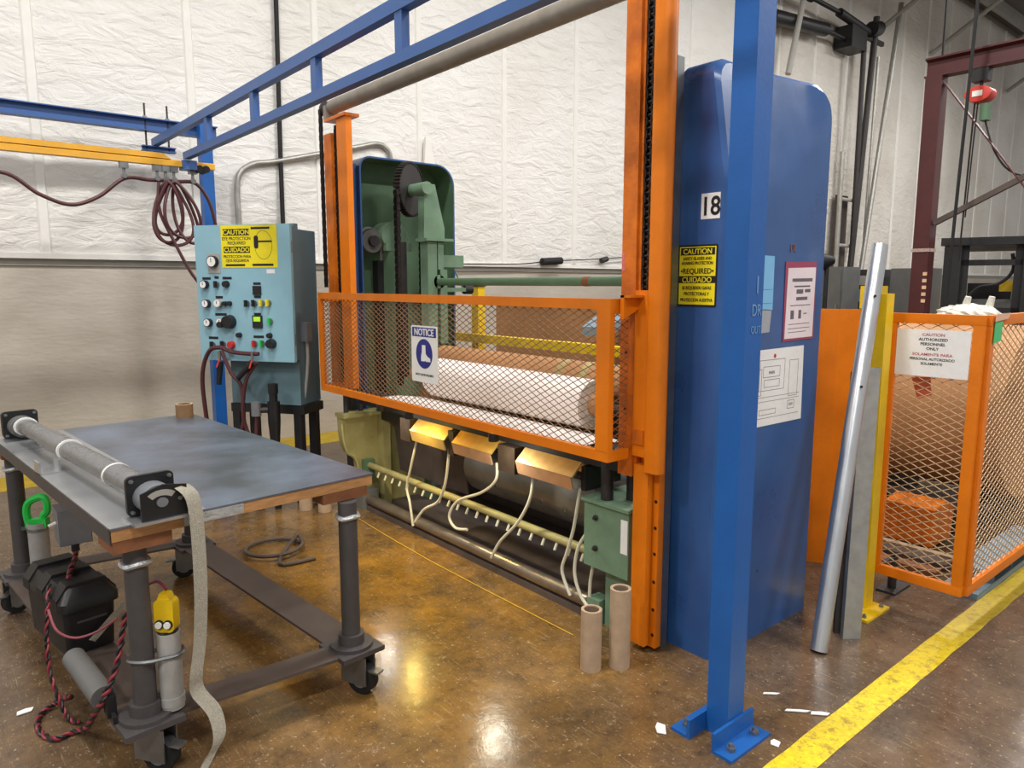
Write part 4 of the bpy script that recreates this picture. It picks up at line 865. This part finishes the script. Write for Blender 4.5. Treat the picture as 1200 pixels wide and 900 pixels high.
# ------------------------------------------------------------------ signs and papers on the near housing and post
Mh = lambda y, z: face_M((HX0 - .0008, y, z), (0, -1, 0), (0, 0, 1))
t = sign('number_plate', 'white plate with black number 18 on the blue housing', Mh(1.859, 1.913), .092, .104, M_paper2, .0015)
L_('digits', text(B(), '18', I4, .046, .016, .074, bold=.025, wx=.92, off=.002), M_ink, smooth=False, kind='stuff')
t = sign('caution_sign', 'yellow safety glasses caution sign on the narrow face of the blue housing', Mh(1.966, 1.552), .196, .258, M_ink, .0015, .006)
L_('yellow_field', fbox(B(), I4, .007, .189, .008, .098, .0015, .0022), M_sign, smooth=False)
L_('yellow_field', fbox(B(), I4, .007, .189, .128, .250, .0015, .0022), M_sign, smooth=False)
L_('word_block', fbox(B(), I4, .012, .184, .215, .246, .0022, .0026), M_ink, smooth=False)
def words(name, rows, m, **k):
    bm = B()
    for s_, x_, y_, h_, w2 in rows: text(bm, s_, I4, x_, y_, h_, bold=.02, wx=w2, off=k.get('off', .003))
    return L_(name, bm, m, smooth=False, kind='stuff')
words('lettering', [('CAUTION', .098, .220, .0215, 1.05), ('CUIDADO', .098, .102, .0215, 1.05)], M_sign)
words('lettering', [('SAFETY GLASSES AND', .098, .195, .0125, .82), ('HEARING PROTECTION', .098, .176, .0125, .82), ('\u2022REQUIRED\u2022', .098, .138, .022, .98), ('SE REQUIEREN GAFAS', .098, .072, .0135, .78), ('PROTECTORAS Y', .098, .047, .0135, .85), ('PROTECCION AUDITIVA', .098, .021, .0135, .76)], M_ink)
My = lambda x, z, tilt=0: face_M((x, HS, z), (math.cos(tilt), 0, math.sin(tilt)), (-math.sin(tilt), 0, math.cos(tilt)))
HS = 1.7335
t = thing('paper_note', 'light blue paper note taped to the blue housing beside the post', 'paper', M=My(2.822, 1.54, .02))
bm = B(); prism(bm, [(0, 0), (.125, -.01), (.128, .225), (.0, .23)], 'z', 0, .0012); L_('sheet', bm, M_bluep, smooth=False)
words('handwriting', [('E', .03, .19, .02, 1), ('h3', .03, .15, .018, .8), ('v', .03, .12, .02, 1), ('A', .03, .09, .02, 1)], M_ink, off=.002)
for i in range(2): L_('ruled_line', fbox(B(), I4, .01, .118, .02 + .06 * i, .0215 + .06 * i, .0012, .0016), M_navy, smooth=False)
t = thing('paper_note', 'blank grey sheet below the light blue note on the housing', 'paper', M=My(2.826, 1.43))
bm = B(); prism(bm, [(0, 0), (.105, .005), (.115, .10), (0, .105)], 'z', 0, .0009); L_('sheet', bm, mat('grey_sheet', (168, 172, 180), .6, 0, .04, 20), smooth=False)
t = thing('document_sleeve', 'pink edged plastic sleeve with printed form on the blue housing', 'document', M=My(3.045, 1.385, .015))
L_('sleeve', box(B(), 0, .275, 0, .36, 0, .002), M_pink, bev=.0005)
bm = B(); prism(bm, [(.012, .012), (.262, .010), (.268, .335), (.022, .332)], 'z', .002, .003); L_('form', bm, mat('pinkish_form', (236, 222, 226), .6, 0, .03, 30), smooth=False)
for a, b, c, d in ((.06, .24, .27, .285), (.08, .22, .245, .252), (.10, .16, .215, .235), (.175, .225, .22, .235), (.10, .2, .185, .20), (.05, .23, .16, .164), (.055, .085, .10, .14), (.125, .15, .10, .14), (.17, .2, .12, .125), (.04, .23, .075, .078), (.04, .23, .055, .058), (.04, .2, .038, .041)):
    L_('print', fbox(B(), I4, a, b, c, d, .003, .0034), mat('grey_print', (120, 112, 122), .6, 0, .3, 160), smooth=False)
t = thing('floor_plan', 'white sheet with a hand drawn machine plan on the blue housing', 'document', M=My(2.815, 1.012, -.01))
bm = B(); prism(bm, [(0, 0), (.432, .0), (.42, .352), (.02, .345)], 'z', 0, .0012); L_('sheet', bm, M_paper2, smooth=False)
M_pen = mat('pen_line', (110, 106, 112), .6)
def frame_rect(bm, a, b, c, d, w_=.0022):
    for q in ((a, b, c, c + w_), (a, b, d - w_, d), (a, a + w_, c, d), (b - w_, b, c, d)): fbox(bm, I4, *q, .0012, .0016)
    return bm
for q in ((.05, .26, .16, .30), (.08, .22, .22, .27), (.09, .22, .175, .21), (.30, .38, .12, .29), (.03, .07, .14, .26), (.30, .36, .06, .10), (.06, .2, .05, .075)):
    L_('plan_outline', frame_rect(B(), *q), M_pen, smooth=False)
for z in (.13, .11, .035): L_('plan_line', fbox(B(), I4, .03, .40, z, z + .002, .0012, .0016), M_pen, smooth=False)
L_('red_mark', fcyl(B(), I4, .17, .315, .010, .0012, .0018, 10), M_red)
L_('plan_label', text(text(B(), 'MAIN', I4, .15, .235, .014, off=.0016), 'EXIT', I4, .33, .075, .012, off=.0016), M_pen, smooth=False, kind='stuff')
t = thing('marker_writing', 'faint orange letters written on the blue housing above the sleeve', 'writing', M=My(3.07, 1.79))
L_('letters', text(B(), 'DL', I4, .03, 0, .035, wx=.9, off=.001), mat('orange_marker', (150, 92, 60), .6), smooth=False)
Mp = face_M((2.15, 1.3592, 1.48), (1, 0, 0), (0, 0, 1))
t = thing('marker_writing', 'pale letters 1, DR and OUT scratched on the tall blue post', 'writing', M=Mp)
M_chalk = mat('chalk_line', (120, 160, 205), .7)
for s_, y_, h_ in (('1', .135, .06), ('DR', .06, .04), ('OUT', .0, .026)): L_('letters', text(B(), s_, I4, .062, y_, h_, wx=.75, off=.0006), M_chalk, smooth=False, kind='stuff')

# ------------------------------------------------------------------ right side: gate, leaning bars, orange panel
GTX, GTY, GB, GT_ = 3.76, 1.145, .16, 1.505
t = thing('mesh_gate', 'orange corner gate of expanded metal with an authorized personnel sign', 'gate', (GTX, GTY, 0))
def rect_frame(par, O, U, w_, h_, fw, dep, nm):
    O, U = Vector(O), Vector(U); Nn = U.cross(Vector((0, 0, 1)))
    M = Matrix((U, Nn, Vector((0, 0, 1)))).transposed().to_4x4(); M.translation = O
    for a, b, c, d, n in ((0, w_, h_ - fw, h_, 'top_rail'), (0, w_, 0, fw, 'bottom_rail'), (0, fw, fw, h_ - fw, 'stile'), (w_ - fw, w_, fw, h_ - fw, 'stile')):
        obj(n, box(B(), a, b, -dep / 2, dep / 2, c, d, M), M_orange, par, bev=.003)
    bm = expanded(B(), O + U * fw + Vector((0, 0, fw)), U, (0, 0, 1), w_ - 2 * fw, h_ - 2 * fw, .076, .036, .0034)
    obj(nm, bm, M_meshg, par, smooth=False, kind='stuff')
rect_frame(t, (GTX, GTY, GB), (0, 1, 0), .43, GT_ - GB, .048, .03, 'wire_mesh')
rect_frame(t, (GTX + .02, GTY - .002, GB), (1, 0, 0), 1.7, GT_ - GB, .05, .03, 'wire_mesh')
for z in (.32, 1.38): obj('hinge', cyl(B(), (GTX - .02, GTY + .445, z), (GTX - .02, GTY + .445, z + .07), .014, 10), M_orange_worn, t)
obj('leg', cyl(B(), (3.98, 1.55, 0), (3.98, 1.55, .19), .022, 12), M_dark, t); obj('leg_foot', box(B(), 3.90, 4.10, 1.50, 1.60, 0, .012), M_dark, t)
obj('leg_tie', box(B(), GTX, 3.99, 1.54, 1.56, .165, .19), M_dark, t)
Mg = face_M((GTX - .017, GTY + .375, 1.205), (0, -1, 0), (0, 0, 1))
t = sign('authorized_sign', 'white authorized personnel only sign with red and black text on gate', Mg, .325, .225, M_paper2, .002)
words('red_lettering', [('CAUTION', .165, .195, .013, 1.2), ('SOLAMENTE PARA', .165, .10, .013, 1.15)], mat('faded_red_ink', (196, 96, 104), .6), off=.0025)
words('black_lettering', [('AUTHORIZED', .165, .172, .013, 1.1), ('PERSONNEL', .165, .150, .013, 1.1), ('ONLY', .165, .128, .013, 1.1), ('PERSONAL AUTORIZADO', .165, .078, .012, 1.0), ('SOLAMENTE', .165, .056, .012, 1.0)], M_ink, off=.0025)
bm = B(); 
obj('green_tag', prism(B(), [(3.80, 1.375), (3.90, 1.385), (3.905, 1.475), (3.805, 1.475)], 'y', 1.122, 1.124), M_tag, label='small green tag hung at the top corner of the orange gate', cat='tag', smooth=False)
obj('tape_piece', prism(B(), [(3.79, 1.476), (3.96, 1.486), (3.99, 1.512), (3.79, 1.51)], 'y', 1.1175, 1.119), mat('peach_tape', (240, 190, 160), .6), label='peach coloured tape stuck above the green tag on the gate', cat='tape', smooth=False)
t = thing('guard_post', 'yellow square guard post on a base plate beside the orange gate', 'post', (3.61, 1.56, 0))
obj('column', box(B(), 3.60, 3.68, 1.52, 1.60, .012, 1.60), M_yellow, t, bev=.006)
obj('base_plate', box(B(), 3.47, 3.72, 1.45, 1.66, 0, .012), M_yellow, t)
for x, y in ((3.50, 1.48), (3.69, 1.48)): obj('anchor_bolt', bolt(B(), (x, y, .012), (0, 0, 1), .012, .01), M_steel, t)
t = thing('aluminium_tube', 'long shiny aluminium tube leaning against the yellow post', 'tube', (3.02, 1.47, 0))
obj('tube', pipe(B(), (3.03, 1.468, .004), (3.63, 1.585, 1.83), .038, .034, 32), M_alu, t)
d_ = (Vector((3.63, 1.585, 1.83)) - Vector((3.03, 1.468, .004))).normalized()
for s_ in (1.22, 1.66): q = Vector((3.03, 1.468, .004)) + d_ * s_ + Vector((-.03, -.026, .012)); obj('hole', cyl(B(), q, q + Vector((-.006, -.005, 0)), .006, 10), M_ink, t)
def slab(p0, p1, wv, tv):
    bm = B(); p0, p1, wv, tv = map(Vector, (p0, p1, wv, tv)); v = [bm.verts.new(p + a * wv + b * tv) for p in (p0, p1) for a, b in ((-1, -1), (1, -1), (1, 1), (-1, 1))]
    for i in range(4): bm.faces.new((v[i], v[(i + 1) % 4], v[4 + (i + 1) % 4], v[4 + i]))
    bm.faces.new(v[:4]); bm.faces.new(v[4:]); return bm
obj('leaning_bar', slab((3.27, 1.44, 0), (3.52, 1.54, 1.25), (.032, -.026, 0), (.01, .012, 0)), M_galv, label='flat grey metal bar leaning beside the aluminium tube', cat='bar', bev=.002)
obj('leaning_bar', slab((3.27, 1.50, 0), (3.54, 1.62, 1.22), (.014, -.012, 0), (.006, .008, 0)), M_dark, label='thin black bar leaning behind the aluminium tube', cat='bar', bev=.002)
bm = B(); pl = [(3.98, 2.12), (4.05, 1.965), (4.16, 1.80)]
for z in (0,):
    A = [bm.verts.new((x, y, .0)) for x, y in pl]; C = [bm.verts.new((x, y, 1.505)) for x, y in pl]
    A2 = [bm.verts.new((x + .012, y + .006, .0)) for x, y in pl]; C2 = [bm.verts.new((x + .012, y + .006, 1.505)) for x, y in pl]
for i in range(2):
    bm.faces.new((A[i], A[i + 1], C[i + 1], C[i])); bm.faces.new((A2[i], C2[i], C2[i + 1], A2[i + 1])); bm.faces.new((C[i], C[i + 1], C2[i + 1], C2[i]))
bm.faces.new((A[2], A2[2], C2[2], C[2])); bm.faces.new((A[0], C[0], C2[0], A2[0]))
obj('folded_panel', bm, M_orange, smooth=False, label='folded orange sheet panel between blue housing and aluminium tube', cat='panel')
t = thing('machine_plinth', 'blue grey steel plinth of a machine beside the yellow line', 'plinth', (4.7, 1.3, 0))
M_bg = mat('blue_grey_paint', (124, 150, 166), .5, 0, .1, 8)
obj('base', box(B(), 4.18, 5.4, 1.20, 1.38, 0, .03), M_bg, t, bev=.004); obj('web', box(B(), 4.40, 5.4, 1.27, 1.29, .03, .085), M_bg, t); obj('top', box(B(), 4.40, 5.4, 1.20, 1.38, .085, .097), M_bg, t)
for x in (4.26, 4.8): obj('bolt', bolt(B(), (x, 1.24, .03), (0, 0, 1), .016, .014), M_steel, t)
for x in (4.45, 4.75): obj('rib', box(B(), x, x + .012, 1.21, 1.27, .03, .085), M_bg, t)
# behind the gate
t = thing('kraft_roll', 'huge brown kraft paper roll behind the orange gate', 'paper roll', (5.75, 2.0, 0))
obj('paper', cyl(B(), (5.75, 1.45, .79), (5.75, 2.5, .79), .58, 64), M_kraft, t); obj('core', pipe(B(), (5.75, 1.445, .79), (5.75, 1.449, .79), .06, .05, 24), M_cardd, t)
t = thing('roll_stand', 'dark steel cradle under the huge brown roll', 'stand', (5.7, 2.1, 0))
for y in (1.6, 2.3): obj('cradle_beam', box(B(), 5.2, 6.3, y, y + .1, 0, .17), M_dark, t)
for x in (5.25, 6.15): obj('long_beam', box(B(), x, x + .1, 1.5, 2.5, .171, .205), M_frame, t)
t = thing('paper_roll', 'white paper roll seen end on at the right edge behind the gate', 'paper roll', (6.2, 1.6, .8))
obj('paper', cyl(B(), (6.45, 1.5, 1.12), (7.4, 1.5, 1.12), .30, 44), M_paper, t); obj('core', cyl(B(), (6.44, 1.5, 1.12), (6.45, 1.5, 1.12), .05, 20), M_cardd, t)
obj('stand', box(B(), 6.5, 7.3, 1.3, 1.7, 0, .82), M_kraft, t)
obj('orange_bin', prism(B(), [(4.70, .04), (5.0, .04), (5.04, .24), (4.90, .30), (4.72, .27)], 'y', 1.62, 1.92), M_orange_worn, label='low orange bin on the floor behind the gate mesh', cat='bin', bev=.01)
obj('red_cloth', prism(B(), [(1.36, 1.11), (1.42, 1.085), (1.455, 1.19), (1.37, 1.20)], 'x', GTX + .022, GTX + .03), mat('faded_red', (196, 92, 66), .6), label='faded red cloth hung inside the gate just below the sign', cat='cloth')
for x, wd, m, lb in ((4.30, .09, M_wood, 'narrow reddish wood batten on the floor just inside the gate'), (4.46, .12, M_frame, 'dark brown batten on the floor in front of the low orange bin'), (4.62, .05, M_card, 'thin pale batten on the floor beside the low orange bin')):
    obj('wood_batten', box(B(), x, x + wd, 1.45, 2.6, 0, .04), m, label=lb, cat='batten', group='battens behind the gate')
bm = B(); bmesh.ops.create_icosphere(bm, subdivisions=4, radius=1)
rn = random.Random(5)
for v in bm.verts:
    n_ = math.sin(v.co.x * 7 + 1) * math.sin(v.co.y * 9) * .12 + math.sin(v.co.x * 17 + v.co.z * 11) * .05
    v.co = Vector((v.co.x * .21, v.co.y * .15, max(-.05, v.co.z * .075))) * (1 + n_)
for cx in (-.02, .15):
    cyl(bm, (cx, .02, .03), (cx + .01, .0, .13), .03, 10, .02)
bm.transform(Matrix.Translation((5.85, 1.90, 1.425)) @ Matrix.Rotation(math.radians(-40), 4, 'Z'))
obj('wrapped_bundle', bm, M_film, label='pale plastic wrapped bundle lying on top of the huge brown roll', cat='bundle')
# oxide red frame with hoist
t = thing('hoist_frame', 'dark oxide red steel hoist frame in the right background', 'frame', (9.45, 3.6, 0))
obj('post', box(B(), 9.36, 9.54, 3.52, 3.70, 0, 4.02), M_purple, t, bev=.006)
obj('top_beam', prism(B(), [(9.37, 4.02), (9.53, 4.02), (9.53, 4.04), (9.46, 4.05), (9.46, 4.2), (9.53, 4.22), (9.53, 4.24), (9.37, 4.24), (9.37, 4.22), (9.44, 4.2), (9.44, 4.05), (9.37, 4.04)], 'y', -1.5, 3.72), M_purple, t, smooth=False)
obj('brace', slab((9.45, 3.56, 4.0), (9.45, 1.9, 1.65), (0, .03, .03), (.035, 0, 0)), M_purple, t)
obj('brace', slab((9.45, 3.52, 2.35), (9.45, .8, 3.73), (0, .022, .022), (.03, 0, 0)), M_frame, t)
obj('post', box(B(), 9.36, 9.54, -1.5, -1.32, 0, 4.02), M_purple, t, bev=.006)
for i, z in enumerate((1.42, 1.5, 1.58, 1.66, 1.74)): obj('hazard_band', box(B(), 9.352, 9.36, 3.515, 3.56, z, z + .04), mat('hazard_white', (240, 196, 160), .6), t, smooth=False)
obj('tape_band', box(B(), 9.35, 9.55, 3.51, 3.71, 2.02, 2.06), mat('worn_tape', (196, 170, 160), .6, 0, .2, 40), t)
t = thing('chain_hoist', 'red electric chain hoist hanging from the oxide red beam', 'hoist', (9.45, 3.12, 4.0))
obj('trolley', box(B(), 9.38, 9.52, 3.06, 3.22, 3.88, 4.03), M_black, t, bev=.01)
bm = B(); cyl(bm, (9.35, 3.14, 3.74), (9.55, 3.14, 3.74), .11, 24); bmesh.ops.scale(bm, vec=(1, 1.25, .8), verts=bm.verts, space=Matrix.Translation((-9.45, -3.14, -3.74))); obj('body', bm, M_rosered, t, bev=.02)
obj('label_plate', box(B(), 9.342, 9.35, 3.09, 3.19, 3.71, 3.77), M_white, t); obj('chain_bag', box(B(), 9.38, 9.5, 3.03, 3.11, 3.45, 3.63), M_dgreen, t, bev=.01)
obj('hook_link', cyl(B(), (9.45, 3.14, 3.82), (9.45, 3.14, 3.90), .02, 8), M_dark, t)
obj('load_chain', cyl(cyl(B(), (9.45, 3.19, 3.66), (9.45, 3.22, 1.9), .010, 6), (9.45, 3.16, 3.66), (9.45, 3.19, 2.4), .008, 6), M_rope, t, kind='stuff')
obj('pendant_cable', tube(B(), [(9.45, 3.07, 3.45), (9.45, 2.95, 3.1), (9.45, 2.75, 2.85), (9.45, 2.4, 2.78), (9.45, 1.9, 2.9)], .010, 6), M_rub, t)
# forklift facing the camera
Mf = Matrix.Translation((10.0, 3.05, 0)) @ Matrix.Rotation(math.atan2(-3.05, -10.0), 4, 'Z')     # local +x toward the camera
t = thing('forklift', 'black masted forklift with grey and yellow body in the right background', 'forklift', M=Mf)
for s_ in (-1, 1):
    L_('mast_upright', box(B(), .0, .12, s_ * .40 - .09, s_ * .40 + .09, .05, 2.16), M_black, bev=.006)
    L_('inner_channel', box(B(), -.10, .0, s_ * .27 - .04, s_ * .27 + .04, .08, 2.1), M_black, bev=.004)
    L_('fork', box(B(), .16, 1.1, s_ * .22 - .06, s_ * .22 + .06, .04, .08), M_dark)
    L_('front_wheel', cyl(B(), (-.25, s_ * .52 - .09, .28), (-.25, s_ * .52 + .09, .28), .28, 24), M_rub)
    L_('rear_wheel', cyl(B(), (-1.55, s_ * .42 - .08, .24), (-1.55, s_ * .42 + .08, .24), .24, 24), M_rub)
    L_('guard_pillar', slab((-.35, s_ * .42, .9), (-.6, s_ * .42, 2.1), (.03, 0, 0), (0, .03, 0)), M_black)
    L_('guard_pillar', slab((-1.5, s_ * .42, .9), (-1.4, s_ * .42, 2.1), (.03, 0, 0), (0, .03, 0)), M_black)
L_('mast_head', box(B(), -.02, .14, -.53, .53, 2.10, 2.19), M_black, bev=.006); L_('mast_tie', box(B(), -.04, .0, -.36, .36, 1.86, 1.93), M_black); L_('mast_tie', box(B(), -.04, .0, -.36, .36, 1.30, 1.36), M_black)
L_('lift_cylinder', cyl(B(), (-.05, 0, .1), (-.05, 0, 1.35), .05, 14), M_steel); L_('carriage', box(B(), .12, .17, -.45, .45, .35, .9), M_black)
L_('hydraulic_hose', tube(B(), [(-.04, .2, 2.0), (-.08, .22, 1.8), (-.1, .1, 1.65), (-.12, -.1, 1.6), (-.1, -.2, 1.5)], .02, 6), M_rub)
L_('body', box(B(), -1.9, -.3, -.48, .48, .28, .95), M_grey, bev=.05); L_('counterweight', box(B(), -2.1, -1.5, -.5, .5, .3, 1.15), M_yellow, bev=.08); L_('hood', box(B(), -1.5, -.75, -.40, .40, .95, 1.10), M_grey, bev=.03)
L_('seat', box(box(B(), -1.3, -.85, -.25, .25, 1.1, 1.2), -1.4, -1.28, -.25, .25, 1.15, 1.65), M_black, bev=.04)
L_('overhead_guard', box(B(), -1.5, -.5, -.5, .5, 2.08, 2.14), M_black); L_('dash', box(B(), -.42, -.3, -.45, .45, .95, 1.45), M_grey, bev=.03); L_('load_backrest', box(B(), -.34, -.3, .1, .44, 1.55, 1.68), M_yellow)
L_('lettering', text(B(), 'RY', face_M((-.295, -.05, 1.48), (0, 1, 0), (0, 0, 1)), -.12, 0, .07, bold=.02), M_ink, smooth=False, kind='stuff')
# grey machine cabinets far behind the gate
for x, y, sx, sy, h, m, lab in ((10.4, 5.2, .5, .6, 1.88, M_grey, 'grey cabinet left of the oxide red post, the leftmost of three'), (11.2, 5.0, .55, .5, 1.85, M_dark, 'dark grey cabinet with a blue note left of the oxide red post'), (11.2, 4.35, .5, .5, 1.86, M_grey, 'grey cabinet partly hidden behind the oxide red post')):
    t = thing('machine_cabinet', lab, 'cabinet', (x, y, 0)); obj('body', box(B(), x - sx / 2, x + sx / 2, y - sy / 2, y + sy / 2, 0, h), m, t, bev=.01)
    obj('door', box(B(), x - sx / 2 - .012, x - sx / 2, y - sy / 2 + .03, y + sy / 2 - .03, .1, h - .05), m, t, bev=.004); obj('handle', box(B(), x - sx / 2 - .03, x - sx / 2 - .012, y - sy / 2 + .06, y - sy / 2 + .09, 1.2, 1.35), M_steel, t)
    if m is M_dark: obj('blue_note', box(B(), x - sx / 2 - .014, x - sx / 2 - .012, y - .2, y + .02, 1.38, 1.56), M_bluep, t, smooth=False); obj('monitor', box(B(), x - sx / 2 - .02, x - sx / 2 - .012, y - .1, y + .12, 1.62, 1.76), M_greyl, t)
obj('yellow_box', box(B(), 7.9, 8.1, 3.42, 3.62, 1.38, 1.62), M_yellow, label='yellow box on a post left of the oxide red frame', cat='box', bev=.01)
obj('box_post', box(B(), 7.96, 8.04, 3.48, 3.56, 0, 1.38), M_yellow, label='yellow post carrying the yellow box', cat='post', bev=.004)
t = thing('pedestal_fan', 'black pedestal fan head rising behind the aluminium tube', 'lamp', (9.3, 4.72, 0))  # black fan-like head on a pole, gives no light
obj('pole', cyl(B(), (9.3, 4.72, 0), (9.3, 4.72, 1.9), .03, 10), M_black, t); obj('head', cyl(B(), (9.22, 4.8, 1.92), (9.36, 4.66, 1.95), .14, 18, .05), M_black, t); obj('base', cyl(B(), (9.3, 4.72, 0), (9.3, 4.72, .03), .25, 20), M_black, t)
obj('drop_cable', tube(B(), [(9.0, 3.06, 8.5), (8.98, 3.08, 5), (8.95, 3.12, 2.5), (8.93, 3.15, .6)], .018, 6), M_rub, label='thick black cable hanging right of the oxide red post', cat='cable')
obj('drop_cable', tube(B(), [(10.6, 4.0, 8.5), (10.6, 4.0, 5), (10.6, 4.0, 1.9)], .015, 6), M_rub, label='thin black cable hanging behind the oxide red post', cat='cable')
# ------------------------------------------------------------------ behind the machine
t = thing('guard_rail', 'yellow horizontal guard rail behind the machine rolls', 'guard rail', (4.02, 4.4, 0))
obj('rail', box(B(), 3.98, 4.06, 2.4, 6.6, 1.11, 1.185), M_yellow, t, bev=.006)
for y in (5.42, 2.6): obj('post', box(B(), 4.065, 4.145, y - .05, y + .05, 0, 1.62), M_yellow, t, bev=.006); obj('post_cap', box(B(), 4.055, 4.155, y - .06, y + .06, 1.62, 1.64), M_black, t)
obj('lower_rail', box(B(), 3.98, 4.06, 2.4, 6.6, .55, .625), M_yellow, t, bev=.006)
obj('pallet_box', box(B(), 4.7, 5.6, 4.0, 5.9, .0, 1.42), M_kraft, label='large brown cardboard box behind the yellow guard rail', cat='box', bev=.01)
obj('pallet_box', box(B(), 4.7, 5.5, 2.55, 3.75, .0, 1.36), mat('grey_brown_card', (160, 138, 116), .75, 0, .08, 5), label='dull brown cardboard box nearer the blue housing behind guard rail', cat='box', bev=.01)
obj('grey_chute', prism(B(), [(4.2, 1.30), (4.62, 1.52), (4.62, 1.45), (4.2, 1.23)], 'y', 3.85, 4.15), M_bg, label='sloped blue grey chute above the boxes behind the machine', cat='chute')
obj('chute_leg', box(B(), 4.60, 4.66, 3.92, 3.98, 0, 1.45), M_bg, label='thin leg of the blue grey chute', cat='leg')
obj('orange_lever', box(box(B(), 4.5, 4.56, 3.77, 3.83, 1.2, 1.6), 4.44, 4.62, 3.75, 3.85, 1.40, 1.46), M_orange, label='orange lever beside the blue grey chute', cat='lever', bev=.008)
obj('lever_stand', box(B(), 4.50, 4.56, 3.77, 3.83, 0, 1.2), M_dark, label='dark stand below the orange lever', cat='stand')
# ------------------------------------------------------------------ pipes and cables on the back wall
wy = WY - .1
obj('conduit', tube(B(), [(2.58, wy, 1.2), (2.58, wy, 2.2), (2.58, wy, 2.55), (2.62, wy, 2.72), (2.76, wy, 2.82), (3.0, wy, 2.87), (3.9, wy, 3.11), (4.12, wy, 3.17), (4.24, wy, 3.15), (4.31, wy, 3.04), (4.32, wy, 2.7), (4.32, wy, 1.0)], .028, 12), M_galv, label='grey bent conduit on the wall above the console', cat='conduit')
obj('drop_cable', tube(B(), [(3.05, wy, 8.4), (3.06, wy, 5), (3.035, wy, 3), (3.03, wy, 1.9), (3.03, wy, 1.0)], .024, 8), M_rub, label='thick black cable hanging straight down the wall behind the console', cat='cable')
obj('wall_cable', tube(B(), [(5.0, wy, 1.88), (6.2, wy, 1.90), (6.8, wy, 1.95), (7.8, wy, 2.0), (9.2, wy, 2.1)], .008, 6), M_rub, label='thin cable strung along the wall ledge behind the machine', cat='cable')
t = thing('tension_spring', 'black tension spring on the wall cable behind the tie bar', 'spring', (6.7, wy, 1.93)); obj('coil', cyl(B(), (6.6, wy - .01, 1.935), (6.95, wy - .01, 1.955), .05, 14), M_rub, t, bev=.01); obj('clip', cyl(B(), (7.75, wy - .01, 1.97), (7.87, wy - .01, 2.0), .04, 10), M_dark, t)
obj('torn_flap', prism(B(), [(4.72, 2.6), (4.86, 2.55), (4.93, 2.9), (4.83, 3.3), (4.77, 3.32)], 'y', wy - .02, wy + .02), M_white, label='loose white flap hanging from a seam of the wall insulation', cat='flap', bev=.006)
for q0, q1, r, m, lb in (((14.75, 7.0, 6.2), (14.8, 7.0, .8), .05, M_dark, 'dark vertical pole on the wall right of the blue housing'),
                         ((15.2, 7.0, 6.85), (14.7, 7.0, 1.3), .06, M_dark, 'dark pole leaning slightly left on the right wall'),
                         ((16.25, 7.0, 7.35), (15.1, 7.0, 1.2), .05, M_galv, 'long grey pole leaning across the right wall'),
                         ((12.36, 6.95, 6.6), (11.95, 6.95, 5.2), .05, M_greyl, 'pale slanting pipe above the blue housing'),
                         ((15.6, 7.1, 6.2), (15.45, 7.1, .5), .03, M_galv, 'thin grey conduit right of the leaning poles')):
    obj('wall_pole', cyl(B(), q0, q1, r, 10), m, label=lb, cat='pole')
t = thing('ladder_rack', 'grey ladder like rack on the wall right of the blue housing', 'rack', (14.7, 7.1, 0))
for x in (14.35, 15.0): obj('rail', cyl(B(), (x, 7.1, 0), (x, 7.1, 4.2), .045, 10), M_galv, t)
for z in (.9, 1.7, 2.4, 3.3): obj('rung', cyl(B(), (14.35, 7.08, z), (15.0, 7.08, z), .035, 8), M_greyl, t)
obj('back_plate', box(B(), 14.45, 14.9, 7.2, 7.25, 0, 3.4), M_frame, t)
t = thing('wall_damper', 'black jointed damper rods on brackets high on the right wall', 'damper', (13.5, 7.1, 6.2))
for q0, q1, r in (((11.6, 7.1, 6.1), (13.4, 7.1, 6.26), .12), ((13.4, 7.1, 6.26), (14.2, 7.1, 6.25), .045), ((11.9, 7.0, 6.62), (12.7, 7.0, 6.62), .08), ((12.7, 7.0, 6.62), (13.7, 7.0, 6.6), .04), ((13.7, 7.0, 6.6), (14.9, 7.0, 6.5), .08)):
    obj('rod', cyl(B(), q0, q1, r, 12), M_black, t)
obj('bracket', box(B(), 14.15, 14.75, 6.95, 7.3, 6.1, 6.5), M_black, t); obj('arm', box(B(), 14.75, 15.6, 7.0, 7.06, 6.38, 6.46), M_dark, t); obj('joint', cyl(B(), (14.9, 6.95, 6.55), (15.2, 6.95, 6.62), .14, 14), M_black, t)
# scraps on the floor
for i, (x, y, a, l, w_, lb) in enumerate(((2.55, 1.42, -.75, .07, .012, 'thin pale wood sliver left on the floor before the blue housing'), (2.52, 1.29, -.8, .10, .014, 'curved paper sliver on the floor beside the yellow line'), (2.57, 1.225, -.8, .075, .02, 'pinkish paper scrap touching the yellow line'), (2.02, 1.56, .8, .07, .035, 'torn paper scrap by the tall blue post foot'), (2.27, 1.24, .4, .04, .03, 'white paper bit at the front base angle of the blue post'), (.212, 3.21, .1, .06, .03, 'white paper scrap on the floor left of the table'))):
    bm = B(); M = Matrix.Translation((x, y, .003)) @ Matrix.Rotation(a, 4, 'Z')
    prism(bm, [(-l / 2, -w_ / 2), (l * .3, -w_ * .6), (l / 2, w_ * .2), (l * .1, w_ * .5), (-l * .4, w_ * .4)], 'z', 0, .003); bm.transform(M); obj('paper_scrap', bm, M_paper2, label=lb, cat='scrap', smooth=False)
